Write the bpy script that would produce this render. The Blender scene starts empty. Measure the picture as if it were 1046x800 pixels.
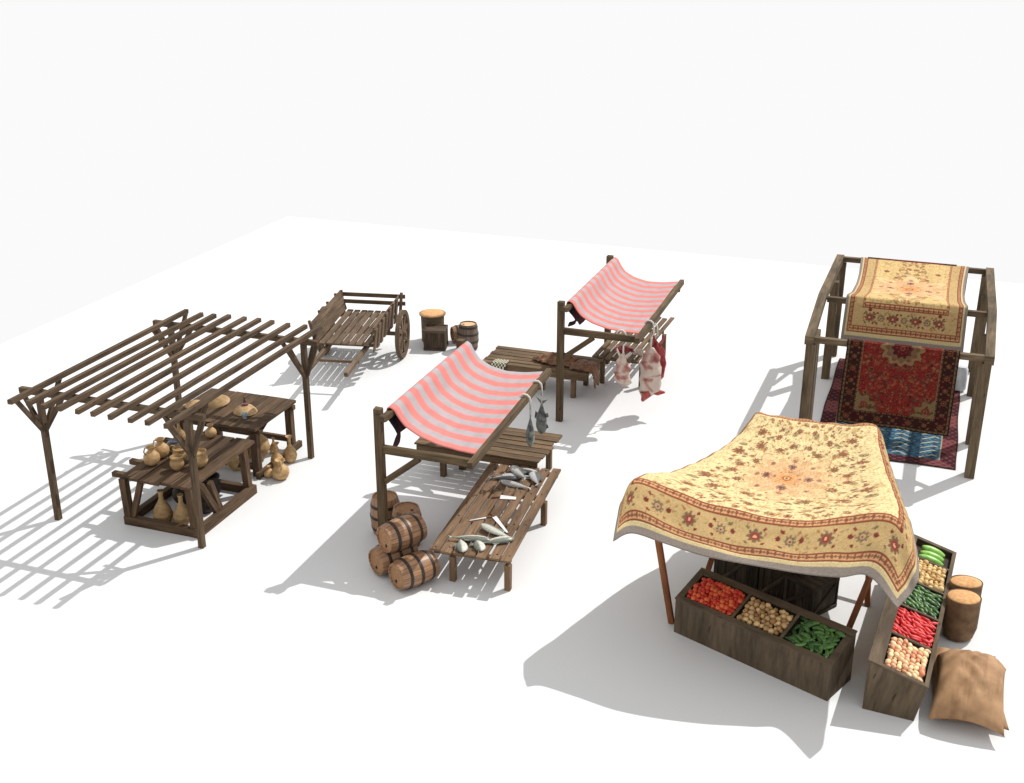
import bpy, math, random
import numpy as np
from mathutils import Vector, Matrix

rnd = random.Random(11)
sc = bpy.context.scene
col = sc.collection
R = math.radians

# ------------------------------------------------------------ camera, light
cam_d = bpy.data.cameras.new('camera')
cam = bpy.data.objects.new('camera', cam_d)
col.objects.link(cam)
cam.location = (0, 0, 9.0)
cam.rotation_euler = (R(90 - 21.905), 0, R(19.895))
cam_d.sensor_fit = 'HORIZONTAL'
cam_d.sensor_width = 36.0
cam_d.lens = 36.0 * 1229.8 / 1046.0
cam_d.clip_end = 300
sc.camera = cam

w = bpy.data.worlds.new('World')
sc.world = w
w.use_nodes = True
bg = w.node_tree.nodes['Background']
bg.inputs[0].default_value = (0.957, 0.957, 0.957, 1)     # plain pale studio-white sky
bg.inputs[1].default_value = 1.0

sun_d = bpy.data.lights.new('sun', 'SUN')
sun_d.energy = 4.0
sun_d.angle = R(0.5)
sun_d.color = (1.0, 0.985, 0.96)
sun = bpy.data.objects.new('sun', sun_d)
sun.rotation_euler = Vector((-0.46, -0.65, -1)).to_track_quat('-Z', 'Y').to_euler()
sun.location = (8, 20, 20)
col.objects.link(sun)

sc.view_settings.view_transform = 'Standard'
sc.view_settings.look = 'None'
sc.view_settings.exposure = 0
sc.view_settings.gamma = 1


# ------------------------------------------------------------ helpers
def lin(r, g, b):
    f = lambda c: c / 12.92 if c <= 0.04045 else ((c + 0.055) / 1.055) ** 2.4
    return (f(r / 255), f(g / 255), f(b / 255))


class MB:
    """collects shapes for one mesh"""
    def __init__(self):
        self.v, self.f, self.uv = [], [], []

    def face(self, idx, uvs):
        self.f.append(idx)
        self.uv.append(uvs)

    def beam(self, p0, p1, w, h, up=(0, 0, 1), w1=None, h1=None, jit=0.0):
        p0, p1 = Vector(p0), Vector(p1)
        d = p1 - p0
        L = d.length
        d.normalize()
        s = d.cross(Vector(up))
        if s.length < 1e-4:
            s = d.cross(Vector((0, 1, 0)))
        s.normalize()
        u = s.cross(d)
        w1 = w if w1 is None else w1
        h1 = h if h1 is None else h1
        b = len(self.v)
        for p, ww, hh in ((p0, w, h), (p1, w1, h1)):
            for a, c in ((-1, -1), (1, -1), (1, 1), (-1, 1)):
                q = p + s * (a * ww / 2) + u * (c * hh / 2)
                if jit:
                    q = q + Vector((rnd.uniform(-jit, jit), rnd.uniform(-jit, jit), rnd.uniform(-jit, jit)))
                self.v.append(q)
        ou, ov = rnd.uniform(0, 40), rnd.uniform(0, 40)
        ac = [0, w, w + h, 2 * w + h, 2 * w + 2 * h]
        for k in range(4):
            k2 = (k + 1) % 4
            self.face((b + k, b + k2, b + 4 + k2, b + 4 + k),
                      [(ou, ov + ac[k]), (ou, ov + ac[k + 1]), (ou + L, ov + ac[k + 1]), (ou + L, ov + ac[k])])
        self.face((b + 3, b + 2, b + 1, b), [(ou, ov), (ou + w * .3, ov), (ou + w * .3, ov + h), (ou, ov + h)])
        self.face((b + 4, b + 5, b + 6, b + 7), [(ou, ov), (ou + w * .3, ov), (ou + w * .3, ov + h), (ou, ov + h)])
        return self

    def poly(self, pts, thick):
        """polygon board: pts in order, extruded by the vector thick"""
        t = Vector(thick)
        P = [Vector(p) for p in pts]
        n = len(P)
        b = len(self.v)
        self.v += P + [p + t for p in P]
        ax = (P[1] - P[0]).normalized()
        nn = t.normalized()
        ay = nn.cross(ax)
        ou, ov = rnd.uniform(0, 40), rnd.uniform(0, 40)
        U = [(ou + (p - P[0]).dot(ax), ov + (p - P[0]).dot(ay)) for p in P]
        self.face(tuple(b + i for i in reversed(range(n))), list(reversed(U)))
        self.face(tuple(b + n + i for i in range(n)), U)
        for i in range(n):
            j = (i + 1) % n
            L = (P[j] - P[i]).length
            self.face((b + i, b + j, b + n + j, b + n + i), [(ou, ov), (ou + L, ov), (ou + L, ov + t.length), (ou, ov + t.length)])
        return self

    def lathe(self, prof, n=24, M=None, squash=1.0, wob=0.0):
        b = len(self.v)
        M = M or Matrix.Identity(4)
        m = len(prof)
        ph = rnd.uniform(0, 6)
        for i, (r, z) in enumerate(prof):
            for k in range(n):
                a = 2 * math.pi * k / n
                rr = r * (1 + wob * math.sin(2 * a + ph + z * 9) + wob * .6 * math.sin(3 * a - ph))
                self.v.append(M @ Vector((rr * math.cos(a), rr * squash * math.sin(a), z)))
        zz = [0]
        for i in range(1, m):
            zz.append(zz[-1] + math.hypot(prof[i][0] - prof[i - 1][0], prof[i][1] - prof[i - 1][1]))
        for i in range(m - 1):
            for k in range(n):
                k2 = (k + 1) % n
                self.face((b + i * n + k, b + i * n + k2, b + (i + 1) * n + k2, b + (i + 1) * n + k),
                          [(k / n, zz[i]), ((k + 1) / n, zz[i]), ((k + 1) / n, zz[i + 1]), (k / n, zz[i + 1])])
        for i, rev in ((0, True), (m - 1, False)):
            if prof[i][0] > 1e-4:
                idx = [b + i * n + k for k in range(n)]
                uv = [(self.v[j].x * 1.3, self.v[j].y * 1.3) for j in idx]
                if rev:
                    idx.reverse()
                    uv.reverse()
                self.face(tuple(idx), uv)
        return self

    def tube(self, pts, rad, n=8, squash=1.0):
        pts = [Vector(p) for p in pts]
        m = len(pts)
        if not isinstance(rad, (list, tuple)):
            rad = [rad] * m
        b = len(self.v)
        prev = None
        L = 0
        Ls = []
        for i, p in enumerate(pts):
            d = (pts[min(i + 1, m - 1)] - pts[max(i - 1, 0)]).normalized()
            if prev is None:
                s = d.cross(Vector((0.13, 0.21, 1)))
                if s.length < .1:
                    s = d.cross(Vector((0, 1, 0)))
            else:
                s = prev - d * prev.dot(d)
            s.normalize()
            prev = s
            u = s.cross(d)
            if i:
                L += (p - pts[i - 1]).length
            Ls.append(L)
            for k in range(n):
                a = 2 * math.pi * k / n
                self.v.append(p + s * (math.cos(a) * rad[i]) + u * (math.sin(a) * rad[i] * squash))
        ou = rnd.uniform(0, 30)
        for i in range(m - 1):
            for k in range(n):
                k2 = (k + 1) % n
                self.face((b + i * n + k, b + i * n + k2, b + (i + 1) * n + k2, b + (i + 1) * n + k),
                          [(ou + Ls[i], k / n), (ou + Ls[i], (k + 1) / n), (ou + Ls[i + 1], (k + 1) / n), (ou + Ls[i + 1], k / n)])
        self.face(tuple(b + k for k in reversed(range(n))), [(ou, 0)] * n)
        self.face(tuple(b + (m - 1) * n + k for k in range(n)), [(ou, 0)] * n)
        return self

    def grid(self, P):
        """P: array (nv, nu, 3)"""
        nv, nu = P.shape[:2]
        b = len(self.v)
        self.v += [Vector(p) for p in P.reshape(-1, 3)]
        for j in range(nv - 1):
            for i in range(nu - 1):
                a = b + j * nu + i
                self.face((a, a + 1, a + nu + 1, a + nu),
                          [(i / (nu - 1), j / (nv - 1)), ((i + 1) / (nu - 1), j / (nv - 1)), ((i + 1) / (nu - 1), (j + 1) / (nv - 1)), (i / (nu - 1), (j + 1) / (nv - 1))])
        return self


def mesh_obj(name, mb, mat, root=None, parent=None, smooth=False, off=(0, 0, 0)):
    me = bpy.data.meshes.new(name)
    o3 = Vector(off)
    me.from_pydata([tuple(v - o3) for v in mb.v], [], mb.f)
    uvl = me.uv_layers.new(name='UVMap')
    flat = [c for fu in mb.uv for uv in fu for c in uv]
    uvl.data.foreach_set('uv', flat)
    if smooth:
        me.polygons.foreach_set('use_smooth', [True] * len(me.polygons))
        if smooth != 'all':
            me.set_sharp_from_angle(angle=R(40))
    me.materials.append(mat)
    me.update()
    o = bpy.data.objects.new(name, me)
    col.objects.link(o)
    if parent is not None:
        o.parent = parent
    return o


class Thing:
    """an Empty at the thing's base with its parts; shapes are given in world coordinates (or local ones when loc stays 0)"""
    def __init__(self, name, label, cat, loc=(0, 0, 0), rot=0.0, group=None, world=True):
        self.e = bpy.data.objects.new(name, None)
        self.e.empty_display_size = .2
        col.objects.link(self.e)
        self.e.location = loc
        self.e.rotation_euler = (0, 0, rot)
        self.e['label'] = label
        self.e['category'] = cat
        if group:
            self.e['group'] = group
        self.off = loc if world else (0, 0, 0)

    def part(self, name, mb, mat, parent=None, smooth=False, label=None):
        o = mesh_obj(name, mb, mat, parent=parent or self.e, smooth=smooth, off=self.off)
        if label:
            o['label'] = label
        return o


def tag(o, label, cat, group=None, kind=None):
    o['label'] = label
    o['category'] = cat
    if group:
        o['group'] = group
    if kind:
        o['kind'] = kind
    return o


def single(name, mb, mat, label, cat, loc, group=None, smooth=False, rot=None, world=True):
    o = mesh_obj(name, mb, mat, smooth=smooth, off=loc if world else (0, 0, 0))
    o.location = loc
    if rot is not None:
        o.rotation_euler = rot
    return tag(o, label, cat, group)


def copy_thing(src, loc, rot=None, label=None, scale=None):
    def cp(o, parent):
        c = o.copy()
        col.objects.link(c)
        c.parent = parent
        for ch in o.children:
            cp(ch, c)
        return c
    c = cp(src, None)
    c.location = loc
    if rot is not None:
        c.rotation_euler = rot
    if scale is not None:
        c.scale = scale if hasattr(scale, '__len__') else (scale,) * 3
    if label:
        c['label'] = label
    return c


# ------------------------------------------------------------ materials
def new_mat(name):
    m = bpy.data.materials.new(name)
    m.use_nodes = True
    nt = m.node_tree
    b = nt.nodes['Principled BSDF']
    b.inputs['Roughness'].default_value = .8
    b.inputs['Specular IOR Level'].default_value = .25
    return m, nt, b


def N(nt, t, **kw):
    n = nt.nodes.new(t)
    for k, v in kw.items():
        setattr(n, k, v)
    return n


def ramp(nt, stops, src):
    r = N(nt, 'ShaderNodeValToRGB')
    e = r.color_ramp.elements
    while len(e) < len(stops):
        e.new(.5)
    for i, (p, c) in enumerate(stops):
        e[i].position = p
        e[i].color = (*c, 1)
    nt.links.new(src, r.inputs[0])
    return r.outputs[0]


def mul(nt, a, b, fac=1.0, mode='MULTIPLY'):
    m = N(nt, 'ShaderNodeMix', data_type='RGBA', blend_type=mode)
    if isinstance(fac, float):
        m.inputs[0].default_value = fac
    else:
        nt.links.new(fac, m.inputs[0])
    for s, i in ((a, 6), (b, 7)):
        if isinstance(s, tuple):
            m.inputs[i].default_value = (*s, 1)
        else:
            nt.links.new(s, m.inputs[i])
    return m.outputs[2]


def noise(nt, vec, scale, detail=4, rough=.6, dist=0.0):
    n = N(nt, 'ShaderNodeTexNoise')
    n.inputs['Scale'].default_value = scale
    n.inputs['Detail'].default_value = detail
    n.inputs['Roughness'].default_value = rough
    n.inputs['Distortion'].default_value = dist
    if vec is not None:
        nt.links.new(vec, n.inputs['Vector'])
    return n.outputs[0]


def mapped(nt, out, scale):
    tc = N(nt, 'ShaderNodeTexCoord')
    mp = N(nt, 'ShaderNodeMapping')
    mp.inputs['Scale'].default_value = scale
    nt.links.new(tc.outputs[out], mp.inputs[0])
    return mp.outputs[0]


def bump(nt, b, h, strength, dist=.01):
    bn = N(nt, 'ShaderNodeBump')
    bn.inputs['Strength'].default_value = strength
    bn.inputs['Distance'].default_value = dist
    nt.links.new(h, bn.inputs['Height'])
    nt.links.new(bn.outputs[0], b.inputs['Normal'])


def wood(name, dark, mid, light, grain=34, blot=.5):
    m, nt, b = new_mat(name)
    g = noise(nt, mapped(nt, 'UV', (2.2, grain, 1)), 1.0, 6, .65, .3)
    c = ramp(nt, [(.28, dark), (.5, mid), (.72, light)], g)
    v = noise(nt, mapped(nt, 'UV', (.9, 4.0, 1)), 1.0, 3, .6)
    k = ramp(nt, [(.32, (1 - blot,) * 3), (.66, (1.25,) * 3)], v)
    c = mul(nt, c, k)
    kn = noise(nt, mapped(nt, 'UV', (5, 16, 1)), 1.0, 2, .5)
    c = mul(nt, c, ramp(nt, [(.24, (.35,) * 3), (.33, (1, 1, 1))], kn))
    nt.links.new(c, b.inputs['Base Color'])
    bump(nt, b, g, .5, .006)
    b.inputs['Roughness'].default_value = .85
    return m


M = {}
M['pergola'] = wood('pergola_wood', (.046, .028, .016), (.092, .060, .035), (.135, .092, .056))
M['bench'] = wood('bench_wood', (.040, .022, .012), (.088, .052, .028), (.130, .082, .047), 30)
M['stall'] = wood('stall_wood', (.050, .032, .016), (.098, .065, .034), (.140, .098, .055))
M['deal'] = wood('fish_table_wood', (.095, .054, .029), (.170, .103, .057), (.225, .145, .086))
M['slat'] = wood('slat_table_wood', (.072, .044, .023), (.135, .087, .048), (.185, .125, .073))
M['cart'] = wood('cart_wood', (.066, .041, .025), (.128, .085, .053), (.175, .122, .080))
M['rack'] = wood('rack_wood', (.055, .038, .021), (.110, .077, .044), (.155, .113, .070), 26)
M['bin'] = wood('bin_wood', (.054, .037, .022), (.094, .067, .042), (.124, .092, .060), 12, .3)
M['crate'] = wood('crate_wood', (.022, .016, .010), (.055, .042, .028), (.098, .078, .054), 22, .7)
M['oldcrate'] = wood('far_crate_wood', (.040, .026, .017), (.085, .058, .038), (.14, .10, .07), 22, .7)
M['pole'] = wood('red_pole_wood', (.12, .040, .015), (.20, .070, .027), (.27, .105, .042), 20, .35)


def barrel_mat(name, dark, light):
    m, nt, b = new_mat(name)
    v = mapped(nt, 'UV', (1, 1, 1))
    s = N(nt, 'ShaderNodeSeparateXYZ')
    nt.links.new(v, s.inputs[0])
    mth = N(nt, 'ShaderNodeMath', operation='MULTIPLY')
    mth.inputs[1].default_value = 18
    nt.links.new(s.outputs[0], mth.inputs[0])
    fr = N(nt, 'ShaderNodeMath', operation='FRACT')
    nt.links.new(mth.outputs[0], fr.inputs[0])
    seam = ramp(nt, [(0.0, (.35,) * 3), (.10, (1, 1, 1)), (.9, (1, 1, 1)), (1.0, (.35,) * 3)], fr.outputs[0])
    fl = N(nt, 'ShaderNodeMath', operation='FLOOR')
    nt.links.new(mth.outputs[0], fl.inputs[0])
    wn = N(nt, 'ShaderNodeTexWhiteNoise', noise_dimensions='1D')
    nt.links.new(fl.outputs[0], wn.inputs['W'])
    tone = ramp(nt, [(0, (.7, .68, .66)), (1, (1.15, 1.15, 1.15))], wn.outputs[0])
    g = noise(nt, mapped(nt, 'UV', (60, 5, 1)), 1.0, 5, .65)
    c = ramp(nt, [(.3, dark), (.7, light)], g)
    c = mul(nt, mul(nt, c, seam), tone)
    nt.links.new(c, b.inputs['Base Color'])
    b.inputs['Roughness'].default_value = .45
    b.inputs['Specular IOR Level'].default_value = .4
    bump(nt, b, seam, .3, .004)
    return m


M['barrel'] = barrel_mat('barrel_staves', (.19, .098, .05), (.36, .20, .105))
M['barrel_far'] = barrel_mat('old_barrel_staves', (.10, .066, .046), (.165, .112, .080))
M['head'] = wood('barrel_head_wood', (.18, .095, .048), (.30, .165, .085), (.36, .21, .115), 16, .25)
M['head_pale'] = wood('pale_barrel_head', (.38, .22, .11), (.58, .36, .2), (.68, .45, .27), 16, .25)


def simple(name, c0, c1, scale=8, rough=.8, coord='Object', detail=4, spec=.25, bm=.0, lo=.35, hi=.65):
    m, nt, b = new_mat(name)
    n = noise(nt, mapped(nt, coord, (1, 1, 1)), scale, detail)
    nt.links.new(ramp(nt, [(lo, c0), (hi, c1)], n), b.inputs['Base Color'])
    b.inputs['Roughness'].default_value = rough
    b.inputs['Specular IOR Level'].default_value = spec
    if bm:
        bump(nt, b, n, bm)
    return m


M['iron'] = simple('dark_hoop_iron', (.022, .016, .014), (.05, .038, .032), 30, .5)
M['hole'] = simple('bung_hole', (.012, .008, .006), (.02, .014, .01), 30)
M['rope'] = simple('pale_rope', (.5, .48, .44), (.66, .63, .58), 60)
M['twine'] = simple('grey_twine', (.20, .20, .19), (.32, .31, .29), 60)
M['steel'] = simple('blade_steel', (.62, .61, .60), (.74, .72, .71), 5, .35, spec=.5)
M['handle'] = simple('knife_handle', (.09, .035, .018), (.16, .07, .035), 30)
M['darkpot'] = simple('dark_glazed_pot', (.020, .022, .030), (.05, .055, .072), 14, .35, spec=.5)
M['rustpot'] = simple('dark_rough_pot', (.018, .014, .012), (.06, .045, .035), 18, .7)
M['cup'] = simple('blue_glass', (.25, .32, .36), (.45, .52, .55), 30, .25, spec=.5)
M['redglass'] = simple('dark_red_glass', (.05, .008, .006), (.12, .02, .015), 20, .25, spec=.5)
M['white_cloth'] = simple('white_cloth', (.52, .55, .58), (.66, .68, .70), 6, .9)
M['basket'] = wood('basket_weave', (.06, .042, .026), (.12, .09, .055), (.17, .125, .08), 60, .3)
M['lid'] = simple('orange_grain', (.46, .24, .095), (.62, .36, .17), 22, .9, bm=.3)
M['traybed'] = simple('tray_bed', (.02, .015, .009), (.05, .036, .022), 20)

# clay
m, nt, b = new_mat('tan_clay')
n1 = noise(nt, mapped(nt, 'Object', (5, 5, 40)), 1.0, 4)
c = ramp(nt, [(.3, (.36, .225, .095)), (.7, (.56, .39, .20))], n1)
n2 = noise(nt, mapped(nt, 'Object', (7, 7, 7)), 1.0, 3)
c = mul(nt, c, ramp(nt, [(.35, (.72, .66, .6)), (.6, (1.05, 1.05, 1.05))], n2))
oi = N(nt, 'ShaderNodeObjectInfo')
c = mul(nt, c, ramp(nt, [(0, (.74, .72, .70)), (.5, (.98, .98, 1.02)), (1, (1.14, 1.10, 1.06))], oi.outputs['Random']))
nt.links.new(c, b.inputs['Base Color'])
b.inputs['Roughness'].default_value = .55
M['clay'] = m

# burlap
m, nt, b = new_mat('brown_burlap')
n1 = noise(nt, mapped(nt, 'Object', (3.2, 3.2, 5)), 1.0, 6, .6)
c = ramp(nt, [(.3, (.22, .125, .062)), (.55, (.335, .195, .10)), (.75, (.40, .245, .135))], n1)
n2 = noise(nt, mapped(nt, 'Object', (9, 1.2, 2)), 1.0, 4, .6)
c = mul(nt, c, ramp(nt, [(.33, (.72, .68, .62)), (.55, (1, 1, 1))], n2))
nt.links.new(c, b.inputs['Base Color'])
wv = noise(nt, mapped(nt, 'Object', (90, 90, 90)), 1.0, 2)
bump(nt, b, wv, .35, .004)
b.inputs['Roughness'].default_value = .75
M['burlap'] = m
M['burlap_dark'] = simple('dark_burlap', (.105, .062, .034), (.19, .115, .066), 7, .9, bm=.3)

# striped awning cloth: stripe position is a colour attribute-free function of UV
def awning(name, nstripe):
    m, nt, b = new_mat(name)
    s = N(nt, 'ShaderNodeSeparateXYZ')
    nt.links.new(mapped(nt, 'UV', (1, 1, 1)), s.inputs[0])
    wob = noise(nt, mapped(nt, 'UV', (5, 3, 1)), 1.0, 2)
    a = N(nt, 'ShaderNodeMath', operation='MULTIPLY_ADD')
    nt.links.new(wob, a.inputs[0])
    a.inputs[1].default_value = .006
    nt.links.new(s.outputs[1], a.inputs[2])
    mm = N(nt, 'ShaderNodeMath', operation='MULTIPLY')
    mm.inputs[1].default_value = nstripe
    nt.links.new(a.outputs[0], mm.inputs[0])
    fr = N(nt, 'ShaderNodeMath', operation='FRACT')
    nt.links.new(mm.outputs[0], fr.inputs[0])
    c = ramp(nt, [(0, (.575, .185, .165)), (.42, (.575, .185, .165)), (.54, (.36, .315, .325)), (.90, (.36, .315, .325)), (1.0, (.575, .185, .165))], fr.outputs[0])
    dirt = noise(nt, mapped(nt, 'UV', (9, 14, 1)), 1.0, 4)
    c = mul(nt, c, ramp(nt, [(.3, (.86, .86, .84)), (.6, (1, 1, 1))], dirt))
    nt.links.new(c, b.inputs['Base Color'])
    b.inputs['Roughness'].default_value = .9
    return m


M['awning'] = awning('coarse_striped_cloth', 8.8)
M['awning_fine'] = awning('fine_striped_cloth', 10.4)
M['maroon'] = simple('maroon_cloth', (.010, .008, .010), (.075, .012, .02), 3.5, .9, lo=.45, hi=.6)

# carpets: the woven pattern is a colour attribute
m, nt, b = new_mat('woven_carpet')
at = N(nt, 'ShaderNodeAttribute', attribute_name='weave')
n1 = noise(nt, mapped(nt, 'Object', (60, 60, 60)), 1.0, 2)
c = mul(nt, at.outputs['Color'], ramp(nt, [(.3, (.82,) * 3), (.7, (1.12,) * 3)], n1))
nt.links.new(c, b.inputs['Base Color'])
b.inputs['Roughness'].default_value = .95
b.inputs['Specular IOR Level'].default_value = .1
M['carpet'] = m

# meat
m, nt, b = new_mat('raw_meat')
n1 = noise(nt, mapped(nt, 'Object', (2.2, 2.2, 3.6)), 1.0, 5, .55, .8)
c = ramp(nt, [(.30, (.18, .03, .025)), (.38, (.36, .17, .14)), (.45, (.50, .40, .34)), (.7, (.56, .46, .40))], n1)
nt.links.new(c, b.inputs['Base Color'])
b.inputs['Roughness'].default_value = .4
M['meat'] = m
m, nt, b = new_mat('dark_red_meat')
n1 = noise(nt, mapped(nt, 'Object', (3.4, 3.4, 3)), 1.0, 5, .6, .8)
c = ramp(nt, [(.42, (.19, .02, .022)), (.56, (.34, .07, .065)), (.68, (.45, .27, .24))], n1)
nt.links.new(c, b.inputs['Base Color'])
b.inputs['Roughness'].default_value = .4
M['redmeat'] = m
M['redend'] = simple('raw_red_end', (.26, .03, .025), (.38, .07, .05), 12, .4)
M['hide'] = simple('brown_red_hide', (.080, .036, .018), (.21, .105, .052), 8, .6, detail=6, bm=.5)
# fish
def fish_mat(name, back, belly):
    m, nt, b = new_mat(name)
    s = N(nt, 'ShaderNodeSeparateXYZ')
    nt.links.new(mapped(nt, 'Object', (1, 1, 1)), s.inputs[0])
    mr = N(nt, 'ShaderNodeMapRange')
    mr.inputs[1].default_value = -.03
    mr.inputs[2].default_value = .04
    nt.links.new(s.outputs[1], mr.inputs[0])
    c = ramp(nt, [(.0, belly), (.45, belly), (.8, back)], mr.outputs[0])
    n1 = noise(nt, mapped(nt, 'Object', (40, 40, 40)), 1.0, 3)
    c = mul(nt, c, ramp(nt, [(.3, (.75,) * 3), (.6, (1.05,) * 3)], n1))
    nt.links.new(c, b.inputs['Base Color'])
    b.inputs['Roughness'].default_value = .32
    b.inputs['Specular IOR Level'].default_value = .5
    return m


M['fish'] = fish_mat('pale_fish_skin', (.17, .18, .15), (.56, .56, .49))
M['fish_grey'] = fish_mat('grey_fish_skin', (.08, .085, .085), (.44, .44, .42))
M['fish_dark'] = simple('dark_fish_skin', (.035, .040, .040), (.19, .205, .19), 9, .35, detail=5, spec=.5, lo=.38, hi=.62)
# weave net
m, nt, b = new_mat('black_and_cream_weave')
ck = N(nt, 'ShaderNodeTexChecker')
ck.inputs['Scale'].default_value = 1
ck.inputs['Color1'].default_value = (.52, .49, .36, 1)
ck.inputs['Color2'].default_value = (.03, .035, .02, 1)
nt.links.new(mapped(nt, 'UV', (9, 11, 1)), ck.inputs['Vector'])
nt.links.new(ck.outputs[0], b.inputs['Base Color'])
M['weave'] = m


def fruit(name, c0, c1, rough=.4, scale=6, spec=.4):
    m, nt, b = new_mat(name)
    oi = N(nt, 'ShaderNodeObjectInfo')
    n = noise(nt, mapped(nt, 'Object', (1, 1, 1)), scale, 2)
    ad = N(nt, 'ShaderNodeMath', operation='MULTIPLY_ADD')
    nt.links.new(oi.outputs['Random'], ad.inputs[0])
    ad.inputs[1].default_value = .6
    ad.inputs[2].default_value = -.3
    a2 = N(nt, 'ShaderNodeMath', operation='ADD')
    nt.links.new(ad.outputs[0], a2.inputs[0])
    nt.links.new(n, a2.inputs[1])
    nt.links.new(ramp(nt, [(.25, c0), (.75, c1)], a2.outputs[0]), b.inputs['Base Color'])
    b.inputs['Roughness'].default_value = rough
    b.inputs['Specular IOR Level'].default_value = spec
    return m


M['tomato'] = fruit('tomato_skin', (.46, .012, .010), (.66, .13, .035), .3)
M['potato'] = fruit('potato_skin', (.30, .16, .06), (.62, .42, .20), .6, 20)
M['onion'] = fruit('pale_potato_skin', (.46, .27, .09), (.74, .55, .26), .5, 20)
M['shallot'] = fruit('shallot_skin', (.62, .24, .13), (.80, .64, .36), .5, 16)
M['cucumber'] = fruit('cucumber_skin', (.016, .055, .014), (.09, .20, .045), .35, 20)
M['chili'] = fruit('red_pepper_skin', (.50, .010, .014), (.74, .07, .06), .45)
M['marrow'] = fruit('marrow_skin', (.14, .36, .04), (.38, .62, .16), .35, 9)

# ground
m, nt, b = new_mat('white_ground')
n1 = noise(nt, mapped(nt, 'Object', (60, 60, 60)), 1.0, 3)
nt.links.new(ramp(nt, [(.3, (.60,) * 3), (.7, (.645,) * 3)], n1), b.inputs['Base Color'])
b.inputs['Roughness'].default_value = 1
b.inputs['Specular IOR Level'].default_value = 0
M['ground'] = m

# ------------------------------------------------------------ ground
mb = MB()
mb.v = [Vector(p) for p in ((-19.25, -14, 0), (26, -14, 0), (26, 32.5, 0), (-19.25, 32.5, 0))]
mb.face((0, 1, 2, 3), [(0, 0), (1, 0), (1, 1), (0, 1)])
g = mesh_obj('ground', mb, M['ground'])
g['kind'] = 'structure'
g['label'] = 'flat white ground under the whole market'


# ------------------------------------------------------------ pergola
def build_pergola():
    t = Thing('pergola', 'brown timber pergola with an open slatted roof over the pottery benches', 'pergola', (-11.05, 15.3, 0))
    W = M['pergola']
    X0, X1, Y0, Y1 = -12.55, -9.88, 13.5, 16.9
    zb, zr = 2.17, 2.285
    for y in (Y0, Y1):
        t.part('beam', MB().beam((-12.87, y, zb), (-9.6, y, zb), .08, .09), W)
    for k in range(10):
        x = -12.47 + .297 * k + rnd.uniform(-.025, .025)
        t.part('rafter', MB().beam((x, 12.82 + rnd.uniform(-.02, .02), zr + rnd.uniform(-.012, .012)), (x + rnd.uniform(-.02, .02), 17.33 + rnd.uniform(-.05, .05), zr + rnd.uniform(-.012, .012)), .072, .072, jit=.004), W)
    for x, px in ((X0, -12.53), (X1, -9.88)):
        for y in (Y0, Y1):
            t.part('post', MB().beam((px, y, 0), (px, y, zb - .05), .085, .085, up=(0, 1, 0)), W)
            jz = 1.55
            for dx, dy in ((.42, 0), (-.42, 0), (0, .5), (0, -.5)):
                hx = px + dx
                hx = max(-12.84, min(-9.63, hx))
                t.part('brace', MB().beam((px + (.03 if dx > 0 else -.03 if dx < 0 else 0), y + (.03 if dy > 0 else -.03 if dy < 0 else 0), jz),
                                          (hx, y + dy, (zb - .05) if dx else zr - .04), .055, .06), W)


build_pergola()


# ------------------------------------------------------------ pottery benches
def planks_y(t, name, x0, x1, y0, y1, z, n, th, mat, gap=.012, jy=.06, skew=0.0, parent=None):
    mb = MB()
    wd = (x1 - x0) / n
    for k in range(n):
        xc = x0 + wd * (k + .5)
        a, b_ = y0 + rnd.uniform(-jy, jy), y1 + rnd.uniform(-jy, jy)
        mb.beam((xc, a, z + rnd.uniform(-.006, .006)), (xc + skew, b_, z + rnd.uniform(-.006, .006)), wd - gap, th, jit=.004)
    return t.part(name, mb, mat, parent)


def planks_x(t, name, x0, x1, y0, y1, z, n, th, mat, gap=.02, jx=.03):
    mb = MB()
    wd = (y1 - y0) / n
    for k in range(n):
        yc = y0 + wd * (k + .5)
        mb.beam((x0 + rnd.uniform(-jx, jx), yc, z + rnd.uniform(-.004, .004)), (x1 + rnd.uniform(-jx, jx), yc, z + rnd.uniform(-.004, .004)), wd - gap, th, jit=.003)
    return t.part(name, mb, mat)


W = M['bench']
t = Thing('display_bench', 'low dark plank bench with pots on top, nearest under the pergola', 'bench', (-10.75, 14.7, 0))
planks_y(t, 'bench_top', -11.45, -10.18, 13.75, 15.62, .80, 7, .045, W)
for y in (13.95, 15.3):
    t.part('batten', MB().beam((-11.72, y, .735), (-10.16, y, .735), .09, .075), W)
t.part('batten', MB().beam((-11.74, 14.42, .735), (-11.1, 14.42, .735), .09, .075), W)
for y in (13.76, 15.32):
    t.part('skid', MB().beam((-11.44, y, .07), (-10.06, y, .07), .10, .14), W)
t.part('skid', MB().beam((-10.11, 13.70, .075), (-10.11, 15.38, .075), .11, .15), W)
t.part('skid', MB().beam((-11.38, 13.82, .07), (-11.38, 15.26, .07), .10, .14), W)
for x, xt in ((-11.38, -11.42), (-10.17, -10.22)):
    for y in (13.78, 15.30):
        t.part('leg', MB().beam((x, y, .14), (xt, y + .02, .77), .11, .11, up=(0, 1, 0)), W)
t.part('brace', MB().beam((-11.30, 13.78, .14), (-11.12, 13.82, .74), .09, .06, up=(0, 1, 0)), W)
t.part('brace', MB().beam((-10.16, 14.35, .15), (-10.16, 14.0, .76), .08, .10), W)
t.part('brace', MB().beam((-10.16, 14.45, .15), (-10.16, 14.25, .70), .07, .09), W)
t.part('brace', MB().beam((-11.36, 15.2, .14), (-11.3, 14.6, .76), .08, .10), W)

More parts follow.
